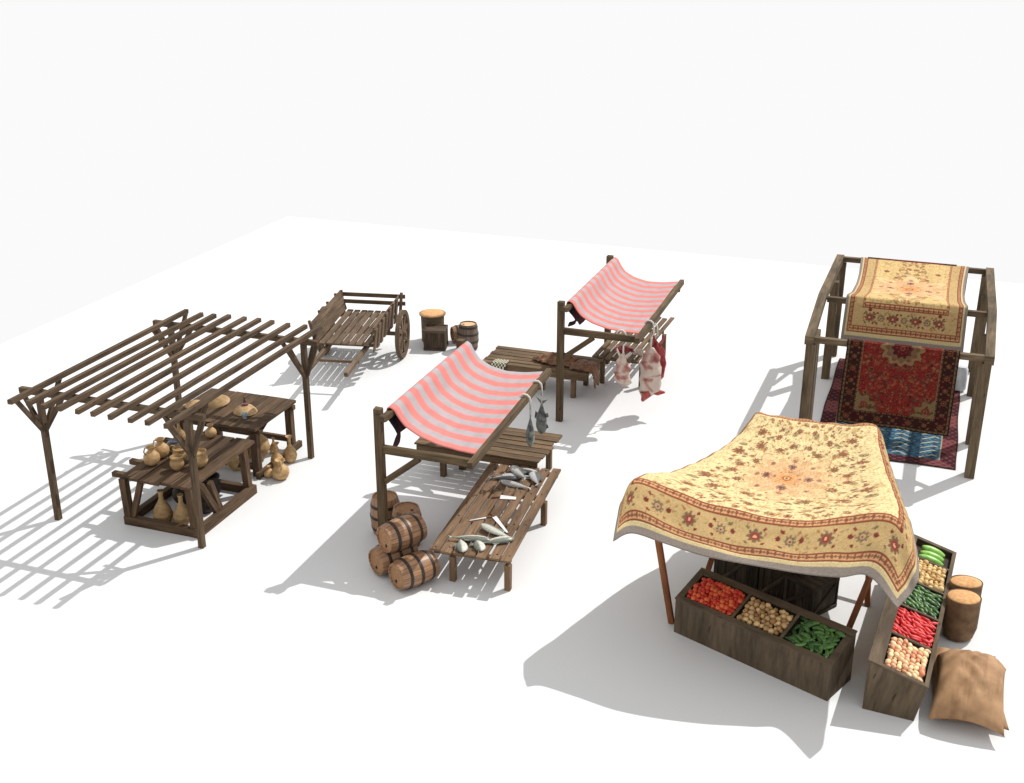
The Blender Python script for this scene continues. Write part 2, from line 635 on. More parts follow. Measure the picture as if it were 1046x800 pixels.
t = Thing('display_table', 'larger dark plank table with straw dishes on top, behind the pottery bench', 'table', (-11.15, 16.5, 0))
planks_y(t, 'table_top', -12.05, -10.30, 15.86, 17.24, .885, 10, .045, W, gap=.006, jy=.012)
for y in (15.98, 17.1):
    t.part('batten', MB().beam((-12.0, y, .82), (-10.27, y, .82), .09, .08), W)
for x in (-11.9, -10.38):
    for y in (15.95, 17.1):
        t.part('leg', MB().beam((x, y, 0.0), (x, y, .80), .12, .12, up=(0, 1, 0)), W)
t.part('skid', MB().beam((-10.30, 15.82, .06), (-10.30, 17.28, .06), .07, .11), W)
t.part('skid', MB().beam((-11.98, 15.82, .06), (-11.98, 17.28, .06), .07, .11), W)
t.part('stretcher', MB().beam((-11.86, 15.95, .16), (-10.44, 15.95, .16), .06, .10), W)
t.part('stretcher', MB().beam((-11.86, 17.1, .20), (-10.44, 17.1, .20), .06, .10), W)
t.part('brace', MB().beam((-11.85, 16.0, .25), (-11.2, 16.0, .78), .06, .08), W)
t.part('brace', MB().beam((-11.0, 16.7, .10), (-10.6, 16.9, .79), .06, .08), W)

# ------------------------------------------------------------ pottery
PRO = {
    'round_pot': [(.05, 0), (.095, .04), (.12, .10), (.11, .155), (.085, .185), (.082, .195), (.105, .215), (.108, .235), (.09, .245), (.082, .23), (.075, .20), (.02, .19)],
    'jug': [(.06, 0), (.11, .04), (.135, .11), (.125, .17), (.08, .22), (.05, .245), (.048, .275), (.072, .305), (.078, .32), (.062, .315), (.04, .28), (.02, .27)],
    'bottle': [(.08, 0), (.115, .05), (.12, .11), (.095, .19), (.05, .26), (.03, .31), (.028, .38), (.042, .42), (.03, .42), (.02, .38)],
    'vase': [(.055, 0), (.10, .06), (.12, .14), (.10, .22), (.05, .29), (.028, .34), (.026, .43), (.045, .475), (.062, .485), (.04, .47), (.02, .43)],
    'amphora': [(.08, 0), (.18, .10), (.235, .24), (.21, .37), (.12, .46), (.085, .49), (.11, .52), (.09, .52), (.06, .48)],
    'flask': [(.04, 0), (.075, .03), (.085, .07), (.06, .115), (.022, .145), (.02, .175), (.03, .19), (.015, .185)],
}


def pot(kind, loc, label, name=None, mat='clay', s=1.0, n=28, spout=False, cat='pot', group='clay vessels of the pottery stall'):
    mb = MB().lathe([(r * s, z * s) for r, z in PRO[kind]], n)
    nm = name or {'round_pot': 'clay_pot', 'jug': 'clay_jug', 'bottle': 'clay_bottle', 'vase': 'clay_vase', 'amphora': 'clay_amphora', 'flask': 'clay_flask'}[kind]
    if spout:
        t = Thing(nm, label, cat, loc, rnd.uniform(0, 6), group, world=False)
        t.part('body', mb, M[mat], smooth=True)
        zt = PRO[kind][-4][1] * s
        t.part('handle', MB().tube([(.045 * s, 0, zt - .01), (.10 * s, 0, zt), (.125 * s, 0, zt - .06 * s), (.10 * s, 0, zt - .12 * s)], .012 * s, 8), M[mat], smooth='all')
        return t.e
    return single(nm, mb, M[mat], label, cat, loc, group, smooth=True, rot=(0, 0, rnd.uniform(0, 6)), world=False)


BZ, TZ = .826, .911
pot('jug', (-11.21, 14.27, BZ), 'round flared clay jug, front one of the pair at the left end of the bench', s=.98, spout=True, cat='jug')
pot('jug', (-11.24, 14.56, BZ), 'flared clay jug half hidden behind another at the left end of the bench', s=1.0, spout=True, cat='jug')
pot('round_pot', (-10.73, 14.25, BZ), 'squat pale clay pot, front one of two by the pergola post on the bench', s=.95)
pot('round_pot', (-10.84, 14.50, BZ), 'squat wide-rimmed clay pot behind the front pot, left of the pergola post', s=1.05)
pot('round_pot', (-10.46, 14.47, BZ), 'squat clay pot on the bench just right of the near pergola post', s=1.12)
pot('vase', (-11.27, 15.12, BZ), 'tall narrow tan bottle at the back of the bench behind the dark pot', s=.85, cat='bottle', name='clay_bottle')
pot('jug', (-10.93, 15.50, BZ), 'small tan jar at the far end of the low bench', s=.72, cat='jar', name='clay_jar')
# dark blue pot with pale ring handle
t = Thing('glazed_pot', 'dark blue-grey round pot with a pale ring on the back of the bench', 'pot', (-11.16, 14.84, BZ), 0, 'clay vessels of the pottery stall', world=False)
t.part('body', MB().lathe([(.07, 0), (.13, .05), (.15, .10), (.13, .15), (.10, .17), (.10, .19), (.08, .185), (.04, .17)], 28), M['darkpot'], smooth=True)
ring = [(.06 * math.cos(a) + .04, -.135 + .01 * math.sin(a), .10 + .05 * math.sin(a)) for a in [i * math.pi / 8 for i in range(17)]]
t.part('ring', MB().tube(ring, .013, 8), M['clay'], smooth='all')
pot('bottle', (-10.93, 14.02, 0), 'tall tan clay bottle on the ground under the near end of the bench', s=1.28, cat='bottle')
pot('bottle', (-10.60, 14.06, 0), 'tan clay bottle under the bench beside its right front leg', s=1.2, cat='bottle')
pot('round_pot', (-10.98, 14.66, 0), 'dark rough pot on the ground under the bench, behind the tall bottle', mat='rustpot', s=1.5, name='dark_pot')
pot('round_pot', (-10.48, 14.52, 0), 'dark rough pot under the bench behind the near pergola post', mat='rustpot', s=1.5, name='dark_pot')
pot('round_pot', (-10.70, 15.0, 0), 'dark rough pot on the ground under the middle of the bench', mat='rustpot', s=1.6, name='dark_pot')
pot('vase', (-10.13, 16.62, 0), 'tall clay vase with a trumpet mouth, rearmost beside the table leg', s=1.02, cat='vase')
pot('vase', (-10.24, 16.36, 0), 'slim-necked clay vase in the middle of the group beside the table', s=.95, cat='vase')
pot('jug', (-9.95, 15.98, 0), 'big round clay jug standing nearest in the group right of the table', s=1.12, spout=True, cat='jug')
pot('flask', (-10.17, 15.97, 0), 'small clay flask next to the big round jug', s=1.1, cat='flask')
pot('amphora', (-10.72, 16.5, 0), 'large round clay amphora under the table behind its front leg', s=1.0, cat='amphora')
pot('amphora', (-10.86, 16.06, 0), 'large clay amphora on the ground between the bench and the table', s=.9, cat='amphora')
pot('bottle', (-10.60, 16.86, 0), 'small clay bottle under the far right of the table', s=.7, cat='bottle')

# dishes on the table
def dish(loc, s, label, tilt):
    mb = MB().lathe([(.001, 0), (.12, .0), (.20, .02), (.215, .04), (.205, .05), (.17, .085), (.11, .125), (.05, .145), (.001, .15)], 28, wob=.03)
    single('straw_dish', mb, M['clay'], label, 'dish', loc, 'straw dishes on the pottery table', smooth=True, rot=tilt, world=False).scale = (s, s * .8, s * .8)


dish((-11.80, 16.36, TZ + .015), .85, 'oval straw-coloured dish on the left of the table, partly under the pergola rafters', (R(10), 0, .5))
dish((-11.50, 16.62, TZ + .015), 1.05, 'larger straw-coloured dish tipped up in the middle of the table', (R(16), R(-6), .3))
t = Thing('straw_hat', 'domed straw hat with a dark crown on the right of the table', 'hat', (-10.85, 16.45, TZ - .002), 0, world=False)
t.part('brim', MB().lathe([(.19, .0), (.21, .012), (.19, .045), (.14, .10), (.06, .135)], 28, wob=.03), M['clay'], smooth=True)
t.part('crown', MB().lathe([(.062, .132), (.055, .155), (.03, .165), (.001, .167)], 20), M['redglass'], smooth=True)
t = Thing('glass_cup', 'small blue glass cup beside the straw hat', 'cup', (-10.72, 16.22, TZ), 0, world=False)
t.part('bowl', MB().lathe([(.03, .02), (.05, .04), (.06, .09), (.053, .09), (.04, .045)], 20), M['cup'], smooth=True)
t.part('foot', MB().lathe([(.035, 0), (.035, .008), (.012, .012), (.012, .021)], 16), M['cup'], smooth=True)
t = Thing('red_bottle', 'tiny dark red bottle behind the straw hat', 'bottle', (-11.04, 16.74, TZ), 0, world=False)
t.part('body', MB().lathe([(.02, 0), (.026, .01), (.026, .07), (.012, .09), (.010, .12)], 16), M['redglass'], smooth=True)
t.part('stopper', MB().lathe([(.014, .12), (.018, .14), (.008, .15)], 12), M['handle'], smooth=True)

# ------------------------------------------------------------ cart (local: x right, y to the rear, origin under the axle)
def build_cart():
    C = M['cart']
    t = Thing('hand_cart', 'two-wheeled wooden hand cart with its shafts pointing at the pergola', 'cart', (-11.35, 21.97, 0), R(11.5), world=False)
    mb = MB()
    for k in range(7):
        x = -.46 + k * .153
        mb.beam((x, -1.50 + rnd.uniform(-.02, .02), .765), (x + rnd.uniform(-.01, .01), .72, .765), .120, .03, jit=.003)
    t.part('bed', mb, C)
    for y in (-1.3, -.3, .55):
        t.part('cross_bearer', MB().beam((-.62, y, .715), (.62, y, .715), .08, .07), C)
    for x in (-.40, .40):
        t.part('shaft', MB().beam((x, .7, .72 - .075), (x, -2.80, .625), .075, .085), C)
    t.part('shaft_crossbar', MB().beam((-.45, -2.02, .60), (.45, -2.02, .60), .05, .05), C)
    t.part('axle', MB().beam((-.93, 0, .52), (.93, 0, .52), .07, .07), C)
    for x in (-.40, .40):
        t.part('axle_block', MB().beam((x, -.12, .58), (x, .12, .58), .08, .12), C)
    # left side: boards along the bed leaning out
    mb = MB()
    for x, z in ((-.585, .83), (-.625, .97), (-.67, 1.11)):
        mb.beam((x, -1.45, z), (x, .72, z + .03), .03, .138, up=(-.25, 0, 1), jit=.004)
    t.part('side_board', mb, C, label='left side of three long boards')
    for y in (-1.38, -.7, -.1, .5):
        t.part('stake', MB().beam((-.62, y, .68), (-.74, y, 1.2), .05, .05, up=(0, 1, 0)), C)
    # right side: a rail with short upright slats hanging below the bed
    for z, x in ((.90, .575), (1.08, .60)):
        t.part('side_rail', MB().beam((x, -1.38, z), (x + .02, .78, z + .03), .03, .07), C)
    mb = MB()
    for k in range(7):
        y = -1.38 + k * .30
        mb.beam((.60, y, .62 + rnd.uniform(-.03, .03)), (.66, y + .02, 1.10 + .012 * k + rnd.uniform(-.02, .02)), .17, .03, up=(1, 0, 0), jit=.006)
    t.part('side_slats', mb, C, label='right side of upright slats')
    for z in (.94, 1.10):
        t.part('tail_board', MB().beam((-.75, .80, z), (.75, .80, z), .035, .085), C)
    for x in (-.68, .68):
        t.part('stake', MB().beam((x * .93, .76, .66), (x, .76, 1.2), .06, .05, up=(0, 1, 0)), C)
    for sx in (-1, 1):
        # wheel: rim with hub and spokes as sub-parts
        mb = MB()
        n = 32
        x0 = sx * .86
        prof = [(.52, -.045), (.52, .045), (.43, .035), (.43, -.035)]
        b = len(mb.v)
        for k in range(n):
            a = 2 * math.pi * k / n
            for r, dx in prof:
                mb.v.append(Vector((x0 + dx, r * math.cos(a), .52 + r * math.sin(a))))
        for k in range(n):
            k2 = (k + 1) % n
            for q in range(4):
                q2 = (q + 1) % 4
                mb.face((k * 4 + q, k2 * 4 + q, k2 * 4 + q2, k * 4 + q2), [(k / 8, q * .1), ((k + 1) / 8, q * .1), ((k + 1) / 8, q * .1 + .1), (k / 8, q * .1 + .1)])
        wh = t.part('wheel', mb, C)
        Mx = Matrix.Translation((x0, 0, .52)) @ Matrix.Rotation(R(90), 4, 'Y')
        t.part('hub', MB().lathe([(.05, -.09), (.075, -.05), (.085, 0), (.075, .05), (.05, .09)], 16, Mx), C, wh, smooth=True)
        for k in range(8):
            a = 2 * math.pi * k / 8 + .2
            t.part('spoke', MB().beam((x0, .07 * math.cos(a), .52 + .07 * math.sin(a)), (x0, .44 * math.cos(a), .52 + .44 * math.sin(a)), .10, .04, up=(1, 0, 0)), C, wh)


build_cart()

# ------------------------------------------------------------ behind the cart: tub, crate, barrels
t = Thing('grain_tub', 'round wooden tub with an orange heaped top, behind the small crate', 'tub', (-10.33, 23.35, 0))
Mt = Matrix.Translation((-10.33, 23.35, 0))
t.part('tub_wall', MB().lathe([(.25, 0), (.255, .3), (.262, .62), (.25, .62), (.245, .58)], 28, Mt), M['basket'], smooth=True)
t.part('rim', MB().lathe([(.25, .60), (.295, .61), (.30, .64), (.25, .655), (.24, .61)], 28, Mt), M['burlap'], smooth=True)
t.part('grain', MB().lathe([(.27, .645), (.22, .665), (.1, .672), (.0008, .674)], 28, Mt), M['lid'], smooth=True)


def make_crate(name, label, cx, cy, w_, d_, h_, rot, mat, group=None, diag=True):
    t = Thing(name, label, 'crate', (cx, cy, 0), rot, group, world=False)
    a, c = w_ / 2, d_ / 2
    th = .025

    def side(p0, p1, nm):
        P0, P1 = Vector(p0), Vector(p1)
        n = max(3, int((P1 - P0).length / .12))
        mb = MB()
        d = (P1 - P0) / n
        for k in range(n):
            mb.beam(P0 + d * (k + .5) + Vector((0, 0, .01)), P0 + d * (k + .5) + Vector((0, 0, h_ - .01)), d.length - .006, th * .7, up=tuple(d.normalized().cross(Vector((0, 0, 1)))))
        return t.part(nm, mb, mat)
    e = th * .6
    side((-a + e, -c + e, 0), (a - e, -c + e, 0), 'side_panel')
    side((-a + e, c - e, 0), (a - e, c - e, 0), 'side_panel')
    side((-a + e, -c + 2 * e, 0), (-a + e, c - 2 * e, 0), 'side_panel')
    side((a - e, -c + 2 * e, 0), (a - e, c - 2 * e, 0), 'side_panel')
    mb = MB()
    n = 4
    for k in range(n):
        y = -c + 2 * c * (k + .5) / n
        mb.beam((-a + .012, y, h_ - .03), (a - .012, y, h_ - .03), 2 * c / n - .008, .02)
    t.part('lid', mb, mat)
    # frame strips
    mb = MB()
    b_ = .05
    for sy in (-1, 1):
        y = sy * (c + .004)
        for z in (b_ / 2 + .002, h_ - b_ / 2):
            mb.beam((-a - .008, y, z), (a + .008, y, z), .022, b_)
        for x in (-a + .02, a - .02):
            mb.beam((x, y, b_), (x, y, h_ - b_), .05, .022, up=(0, 1, 0))
        if diag:
            mb.beam((-a + .05, y, b_ + .02), (a - .05, y, h_ - b_ - .02), .02, .05)
    for sx in (-1, 1):
        x = sx * (a + .004)
        for z in (b_ / 2 + .002, h_ - b_ / 2):
            mb.beam((x, -c + .01, z), (x, c - .01, z), .022, b_ - .002)
        if diag:
            mb.beam((x, -c + .03, b_ + .02), (x, c - .03, h_ - b_ - .02), .02, .05)
    t.part('frame', mb, mat)
    return t


make_crate('wooden_crate', 'small dark wooden crate in front of the orange-topped tub', -10.08, 22.93, .46, .44, .46, R(14), M['oldcrate'], diag=False)


def make_barrel(label, loc, rot=(0, 0, 0), far=False, H=.62, group='barrels by the fish stall', rb=.235, rr=.195):
    t = Thing('barrel', label, 'barrel', loc, 0, group, world=False)
    pr = []
    for i in range(11):
        s = i / 10
        pr.append((rr + (rb - rr) * math.sin(math.pi * s) ** .9, s * H))
    body = [(rr - .022, .03), (rr - .018, 0)] + pr + [(rr - .018, H), (rr - .022, H - .03)]
    t.part('staves', MB().lathe(body, 36), M['barrel_far' if far else 'barrel'], smooth=True)
    for z in (H - .028, .028):
        hd = t.part('head', MB().lathe([(.0008, z - .008), (rr - .019, z - .008), (rr - .019, z + .006), (.0008, z + .006)], 28), M['head_pale' if far else 'head'])
        for p in hd.data.polygons:
            p.use_smooth = False
        if z > H / 2:
            t.part('bung', MB().lathe([(.028, z + .004), (.024, z + .010), (.0008, z + .010)], 12, Matrix.Translation((-.10, 0, 0))), M['hole'], hd)
    for s in ((.10, .36, .64, .9) if far else (.17, .5, .79)):
        z = s * H
        r = lambda zz: rr + (rb - rr) * math.sin(math.pi * zz / H) ** .9 + .006
        t.part('hoop', MB().lathe([(r(z - .024) - .008, z - .024), (r(z - .024), z - .022), (r(z + .024), z + .022), (r(z + .024) - .008, z + .024)], 36), M['iron'], smooth=True)
    t.e.rotation_euler = rot
    return t


make_barrel('dark old upright barrel with a pale lid, right of the small crate', (-9.36, 23.06, 0), (0, 0, .4), far=True, group='barrels behind the cart', H=.60, rb=.225, rr=.185)
brl = make_barrel('barrel lying on its side behind the dark upright barrel', (-9.62, 23.62, .20), (0, 0, 0), far=False, group='barrels behind the cart', H=.46, rb=.2, rr=.165)
brl.e.rotation_euler = Vector((-.75, -.6, 0)).to_track_quat('Z', 'Y').to_euler()
brl.e.location = (-9.50, 23.62, .20)

proto = make_barrel('upright barrel in the shade behind the fish stall post', (-7.47, 14.90, 0), (0, 0, 2.2))
copy_thing(proto.e, (-7.0, 14.66, 0), (0, 0, 3.0), 'upright barrel standing directly behind the stacked lying barrels')
ax = Vector((.51, .86, 0)).normalized()


def lying(front, label, roll):
    # head faces the camera side: local +Z (with the bung) points to -ax
    zx = Vector((0, 0, 1))
    q = Matrix((zx, (-ax).cross(zx), -ax)).transposed().to_4x4() @ Matrix.Rotation(roll, 4, 'Z')
    loc = Vector(front) + ax * .62
    copy_thing(proto.e, loc, q.to_euler(), label)


lying((-6.57, 13.35, .235), 'lying barrel at the bottom right of the stack, nearest the fish table', R(-20))
lying((-7.02, 13.62, .235), 'lying barrel at the bottom left, mostly hidden under the top one', R(-10))
lying((-6.87, 13.62, .632), 'lying barrel balanced on top of the other two, sun on its staves', R(10))


# ------------------------------------------------------------ market stalls with striped awnings
def carve(P):
    return np.array(P, float)


def catmull(ctrl, nu, nv, us=None, vs=None):
    """tensor Catmull-Rom through control points ctrl[row][col]; us, vs: knots 0..1"""
    Cn = np.array(ctrl, float)
    nr, nc = Cn.shape[:2]
    us = np.linspace(0, 1, nc) if us is None else np.array(us)
    vs = np.linspace(0, 1, nr) if vs is None else np.array(vs)

    def interp(A, ks, t):
        # A: (k, ..., 3) along axis 0
        n = len(ks)
        m = np.zeros_like(A)
        for i in range(n):
            a, b = max(i - 1, 0), min(i + 1, n - 1)
            m[i] = (A[b] - A[a]) / (ks[b] - ks[a])
        idx = np.clip(np.searchsorted(ks, t, side='right') - 1, 0, n - 2)
        h = (ks[idx + 1] - ks[idx])
        s = (t - ks[idx]) / h
        sh = (-1,) + (1,) * (A.ndim - 1)
        s = s.reshape(sh)
        h = h.reshape(sh)
        h00 = 2 * s ** 3 - 3 * s ** 2 + 1
        h10 = s ** 3 - 2 * s ** 2 + s
        h01 = -2 * s ** 3 + 3 * s ** 2
        h11 = s ** 3 - s ** 2
        return h00 * A[idx] + h10 * h * m[idx] + h01 * A[idx + 1] + h11 * h * m[idx + 1]
    V = interp(Cn, vs, np.linspace(0, 1, nv))            # (nv, nc, 3)
    U = interp(V.transpose(1, 0, 2), us, np.linspace(0, 1, nu))
    return U.transpose(1, 0, 2)


def build_stall(name, label, px, y0, y1, xf, zarm, zfar, mat, seed):
    r2 = random.Random(seed)
    S_ = M['stall']
    t = Thing(name, label, 'stall frame', (px, (y0 + y1) / 2, 0))
    for y in (y0, y1):
        t.part('post', MB().beam((px, y, 0), (px, y, 2.36), .115, .115, up=(0, 1, 0), jit=.006), S_)
        t.part('arm', MB().beam((px + .05, y, zarm), (xf + .02, y, zarm), .07, .12), S_)
        t.part('brace', MB().beam((px + .06, y, zarm - .52), (px + .62, y, zarm - .07), .06, .09), S_)
    t.part('back_beam', MB().beam((px + .10, y0 - .05, 2.225), (px + .10, y1 + .05, 2.225), .085, .085, jit=.004), S_)
    t.part('back_tie', MB().beam((px + .145, y0 - .06, 2.235), (px - .02, y0 - .02, 2.25), .080, .085), S_)
    t.part('front_beam', MB().beam((xf, y0 - .14, zarm + .02), (xf + .0, y1 + .25, zfar), .09, .10, jit=.008), S_)
    # awning: hangs in a curve from the back beam to the front beam
    nu, nv = 70, 60
    P = np.zeros((nv, nu, 3))
    for j in range(nv):
        v = j / (nv - 1)
        for i in range(nu):
            u = i / (nu - 1)
            zf = zarm + .055 + (zfar - zarm) * v
            x = px + .03 + (xf - .05 - px - .03) * u
            W_ = xf - .05 - px
            k = ((x - px) / W_)
            zz = float(np.interp(k, [.02, .035, .07, .115, .15, .22, .37, .57, .80, 1.0], [2.22, 2.30, 2.315, 2.27, 2.17, 2.03, 1.90, 1.81, 1.78, 1.785]))
            zz += (zf - 1.785) * k - .03 * math.sin(v * math.pi) * math.sin(math.pi * min(1, max(0, (k - .12) / .88)))
            zz += .010 * math.sin(v * 55 + 2 * math.sin(u * 3)) * math.exp(-u * 4) * min(1, max(0, (k - .12) * 8))
            ys = y0 + .18 + (y1 - y0 - .10) * v
            bow = .07 * math.sin(math.pi * u)
            ys += bow * (1 - 2 * v)
            P[j, i] = (x, ys, zz)
    for _ in range(5):
        P[:, 9:-1, 2] = (P[:, 8:-2, 2] + P[:, 9:-1, 2] * 2 + P[:, 10:, 2]) / 4
    o = t.part('awning', MB().grid(P), mat, smooth='all')
    sm = o.modifiers.new('thick', 'SOLIDIFY')
    sm.thickness = .012
    # tail of the awning hanging behind the back beam
    nu, nv = 12, 60
    P = np.zeros((nv, nu, 3))
    ph = r2.uniform(0, 6)
    for j in range(nv):
        v = j / (nv - 1)
        L = .34 + .09 * math.sin(v * 17 + ph) + .05 * math.sin(v * 41 + ph)
        for i in range(nu):
            u = i / (nu - 1)
            P[j, i] = (px + .03 + .05 * u + (.13 + .05 * math.cos(v * 30)) * math.sin(math.pi * u), y0 + .17 + (y1 - y0 - .10) * v, 2.19 - (L + .10) * u - .06 * math.sin(math.pi * u))
    o = t.part('awning_tail', MB().grid(P), M['maroon'], smooth='all', label='dark red cloth hanging under the back beam')
    sm = o.modifiers.new('thick', 'SOLIDIFY')
    sm.thickness = .012
    return t


build_stall('fish_stall', 'stall frame with a coarse red-striped awning over the fish table', -7.2, 14.27, 17.40, -5.74, 1.73, 1.90, M['awning'], 3)
build_stall('meat_stall', 'farther stall frame with a finer pink-striped awning and hanging meat', -6.27, 19.96, 23.25, -4.80, 1.80, 1.88, M['awning_fine'], 5)


def slat_table_y(name, label, pts, legs, z, n, mat, gap=.03, battens=(), cat='table', rough=0.0):
    """slats running along Y between a near edge (p0->p1) and a far edge (p3->p2)"""
    p0, p1, p2, p3 = [Vector((*p, z)) for p in pts]
    c = (p0 + p1 + p2 + p3) / 4
    t = Thing(name, label, cat, (c.x, c.y, 0))
    mb = MB()
    for k in range(n):
        s = (k + .5) / n
        a = p0.lerp(p1, s) + Vector((0, rnd.uniform(-rough, rough), rnd.uniform(-.004, .004)))
        b_ = p3.lerp(p2, s) + Vector((0, rnd.uniform(-rough, rough) * 1.5, rnd.uniform(-.004, .004)))
        mb.beam(a, b_, (p1 - p0).length / n - gap, .03, jit=.006, w1=(p2 - p3).length / n - gap)
    t.part('table_top', mb, mat)
    for s in battens:
        a, b_ = p0.lerp(p3, s), p1.lerp(p2, s)
        t.part('batten', MB().beam(a + Vector((.06, 0, -.05)), b_ + Vector((-.04, 0, -.05)), .07, .065), mat)
    mb = MB()  # dark dots on the slats, put in for batten shadows in the gaps
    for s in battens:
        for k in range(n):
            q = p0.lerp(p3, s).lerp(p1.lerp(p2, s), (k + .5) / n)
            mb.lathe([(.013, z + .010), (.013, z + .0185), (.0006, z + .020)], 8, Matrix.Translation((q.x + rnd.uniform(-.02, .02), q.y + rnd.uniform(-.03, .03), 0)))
    t.part('batten_shadow_dots', mb, M['hole'])
    for x, y in legs:
        t.part('leg', MB().beam((x, y, 0), (x, y, z - .083), .085, .085, up=(0, 1, 0), jit=.003), mat)
    return t


def slat_table_x(name, label, x0, x1, y0, y1, z, n, legs, mat, fascia=True, skew=0.0):
    t = Thing(name, label, 'table', ((x0 + x1) / 2, (y0 + y1) / 2, 0))
    planks_x(t, 'table_top', x0, x1, y0, y1, z, n, .03, mat, gap=.028)
    if fascia:
        for y in (y0 + .03, y1 - .03):
            t.part('apron', MB().beam((x0 + .04, y, z - .075), (x1 - .05, y, z - .075), .04, .11), mat)
    for x in (x0 + .12, (x0 + x1) / 2, x1 - .12):
        t.part('batten', MB().beam((x, y0 + .06, z - .045), (x, y1 - .06, z - .045), .06, .055), mat)
    for x, y in legs:
        t.part('leg', MB().beam((x, y, 0), (x, y, z - .05), .09, .09, up=(0, 1, 0)), mat)
    return t


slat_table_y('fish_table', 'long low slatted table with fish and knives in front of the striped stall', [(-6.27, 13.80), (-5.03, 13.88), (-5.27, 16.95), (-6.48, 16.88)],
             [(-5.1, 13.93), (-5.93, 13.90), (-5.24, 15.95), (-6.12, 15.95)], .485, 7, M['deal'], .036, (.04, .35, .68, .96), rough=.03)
slat_table_x('side_table', 'empty slatted table in the shade at the far end of the fish table', -7.86, -5.62, 16.85, 18.05, .60, 7, [(-7.4, 16.62 + .4), (-7.45, 17.75), (-5.8, 17.0), (-5.8, 17.9)], M['slat'])
slat_table_x('hide_table', 'slatted table with a brown hide on it, left of the meat stall', -8.25, -6.02, 21.0, 22.02, .56, 6, [(-6.37, 21.16), (-6.33, 21.9), (-8.1, 21.16), (-8.1, 21.9)], M['slat'])
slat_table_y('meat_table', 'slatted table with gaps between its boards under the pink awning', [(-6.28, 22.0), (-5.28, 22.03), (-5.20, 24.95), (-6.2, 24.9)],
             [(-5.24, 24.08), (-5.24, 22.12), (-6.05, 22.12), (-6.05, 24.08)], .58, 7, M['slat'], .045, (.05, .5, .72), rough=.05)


# ------------------------------------------------------------ fish
def fish_mesh(L=.34, deep=.055, thin=.032, bend=0.0):
    mb = MB()
    prof = [(0, .05), (.03, .36), (.09, .66), (.18, .9), (.32, 1), (.48, .92), (.64, .66), (.78, .36), (.87, .19), (.93, .17)]
    n = 14
    for s, r in prof:
        x = (s - .5) * L
        yb = bend * ((s - .5) ** 2) * 4
        for k in range(n):
            a = 2 * math.pi * k / n
            mb.v.append(Vector((x, yb + deep * r * math.cos(a), thin * r * math.sin(a))))
    m = len(prof)
    for i in range(m - 1):
        for k in range(n):
            k2 = (k + 1) % n
            mb.face((i * n + k, i * n + k2, (i + 1) * n + k2, (i + 1) * n + k), [(i / m, k / n), (i / m, (k + 1) / n), ((i + 1) / m, (k + 1) / n), ((i + 1) / m, k / n)])
    mb.face(tuple(reversed(range(n))), [(0, 0)] * n)
    mb.face(tuple((m - 1) * n + k for k in range(n)), [(0, 0)] * n)
    return mb


def make_fish(label, mat, loc, rot, L=.36, bend=0.0, group='fish laid out on the fish table', deep=.055):
    L, deep = L * 1.34, deep * 1.4
    t = Thing('fish', label, 'fish', loc, 0, group, world=False)
    t.part('body', fish_mesh(L, deep=deep, thin=.045, bend=bend), M[mat], smooth='all')
    yb = bend * .7
    xt = .40 * L
    t.part('tail', MB().poly([(xt, yb - .008, -.003), (xt, yb + .008, -.003), (xt + .10 * L + .02, yb + .065, -.003), (xt + .06 * L, yb, -.003), (xt + .10 * L + .02, yb - .065, -.003)], (0, 0, .006)), M[mat])
    t.part('fin', MB().poly([(-.08 * L, deep * .85, -.002), (.14 * L, deep * .7, -.002), (.10 * L, deep * 1.35, -.002), (.0, deep * 1.4, -.002)], (0, 0, .005)), M[mat])
    t.part('eye', MB().lathe([(.008, 0), (.006, .003), (.0005, .004)], 10, Matrix.Translation((-.42 * L, .012, .016))), M['hole'])
    t.e.rotation_euler = rot
    return t


FT = .505
make_fish('long pale fish lying across the near pile, head to the right', 'fish', (-5.79, 14.22, FT + .045), (R(8), 0, R(192)), .46, .03)
make_fish('pale fish at the back of the near pile with its tail to the right', 'fish', (-5.50, 14.52, FT + .05), (0, R(3), R(-20)), .46, .02)
make_fish('pale fish on the right of the near pile, tail towards the camera', 'fish', (-5.42, 14.30, FT + .03), (0, 0, R(215)), .40, .02)
make_fish('short fish head under the left end of the near pile', 'fish', (-5.84, 14.02, FT + .03), (0, 0, R(118)), .30, .0, deep=.06)
make_fish('short fish under the middle of the near pile', 'fish', (-5.62, 14.12, FT + .03), (0, 0, R(125)), .30, .0, deep=.06)
make_fish('grey fish at the left of the far pile', 'fish_grey', (-6.02, 16.28, FT + .03), (0, 0, R(200)), .36, .02)
make_fish('dark-backed grey fish lying on top of the far pile', 'fish_grey', (-5.83, 16.42, FT + .09), (0, 0, R(-45)), .40, .02, deep=.065)
make_fish('grey fish pointing away on the right of the far pile', 'fish_grey', (-5.55, 16.42, FT + .035), (0, 0, R(-62)), .38, .02, deep=.07)
make_fish('grey fish at the back of the far pile', 'fish_grey', (-5.78, 16.62, FT + .035), (0, 0, R(170)), .36, .0, deep=.06)
make_fish('slim silver fish lying at the front edge of the far pile', 'fish_grey', (-5.76, 16.10, FT + .03), (0, 0, R(-8)), .42, .0, deep=.045)
make_fish('grey fish in the middle of the far pile under the top one', 'fish_grey', (-5.88, 16.38, FT + .035), (0, 0, R(20)), .36, .0, deep=.055)


def knife(label, a, b, c, wid, tip=.6):
    """handle a->b, blade b->c"""
    a, b, c = [Vector((*p, FT + .006)) for p in (a, b, c)]
    t = Thing('knife', label, 'knife', tuple(b), 0, 'knives on the fish table')
    t.part('handle', MB().beam(a, b, .026, .02), M['handle'])
    d = (c - b).normalized()
    s = Vector((-d.y, d.x, 0))
    t.part('blade', MB().poly([b - s * wid * .5, c - s * wid * .5 * tip, c + s * wid * .15, b + s * wid * .5], (0, 0, .006)), M['steel'])


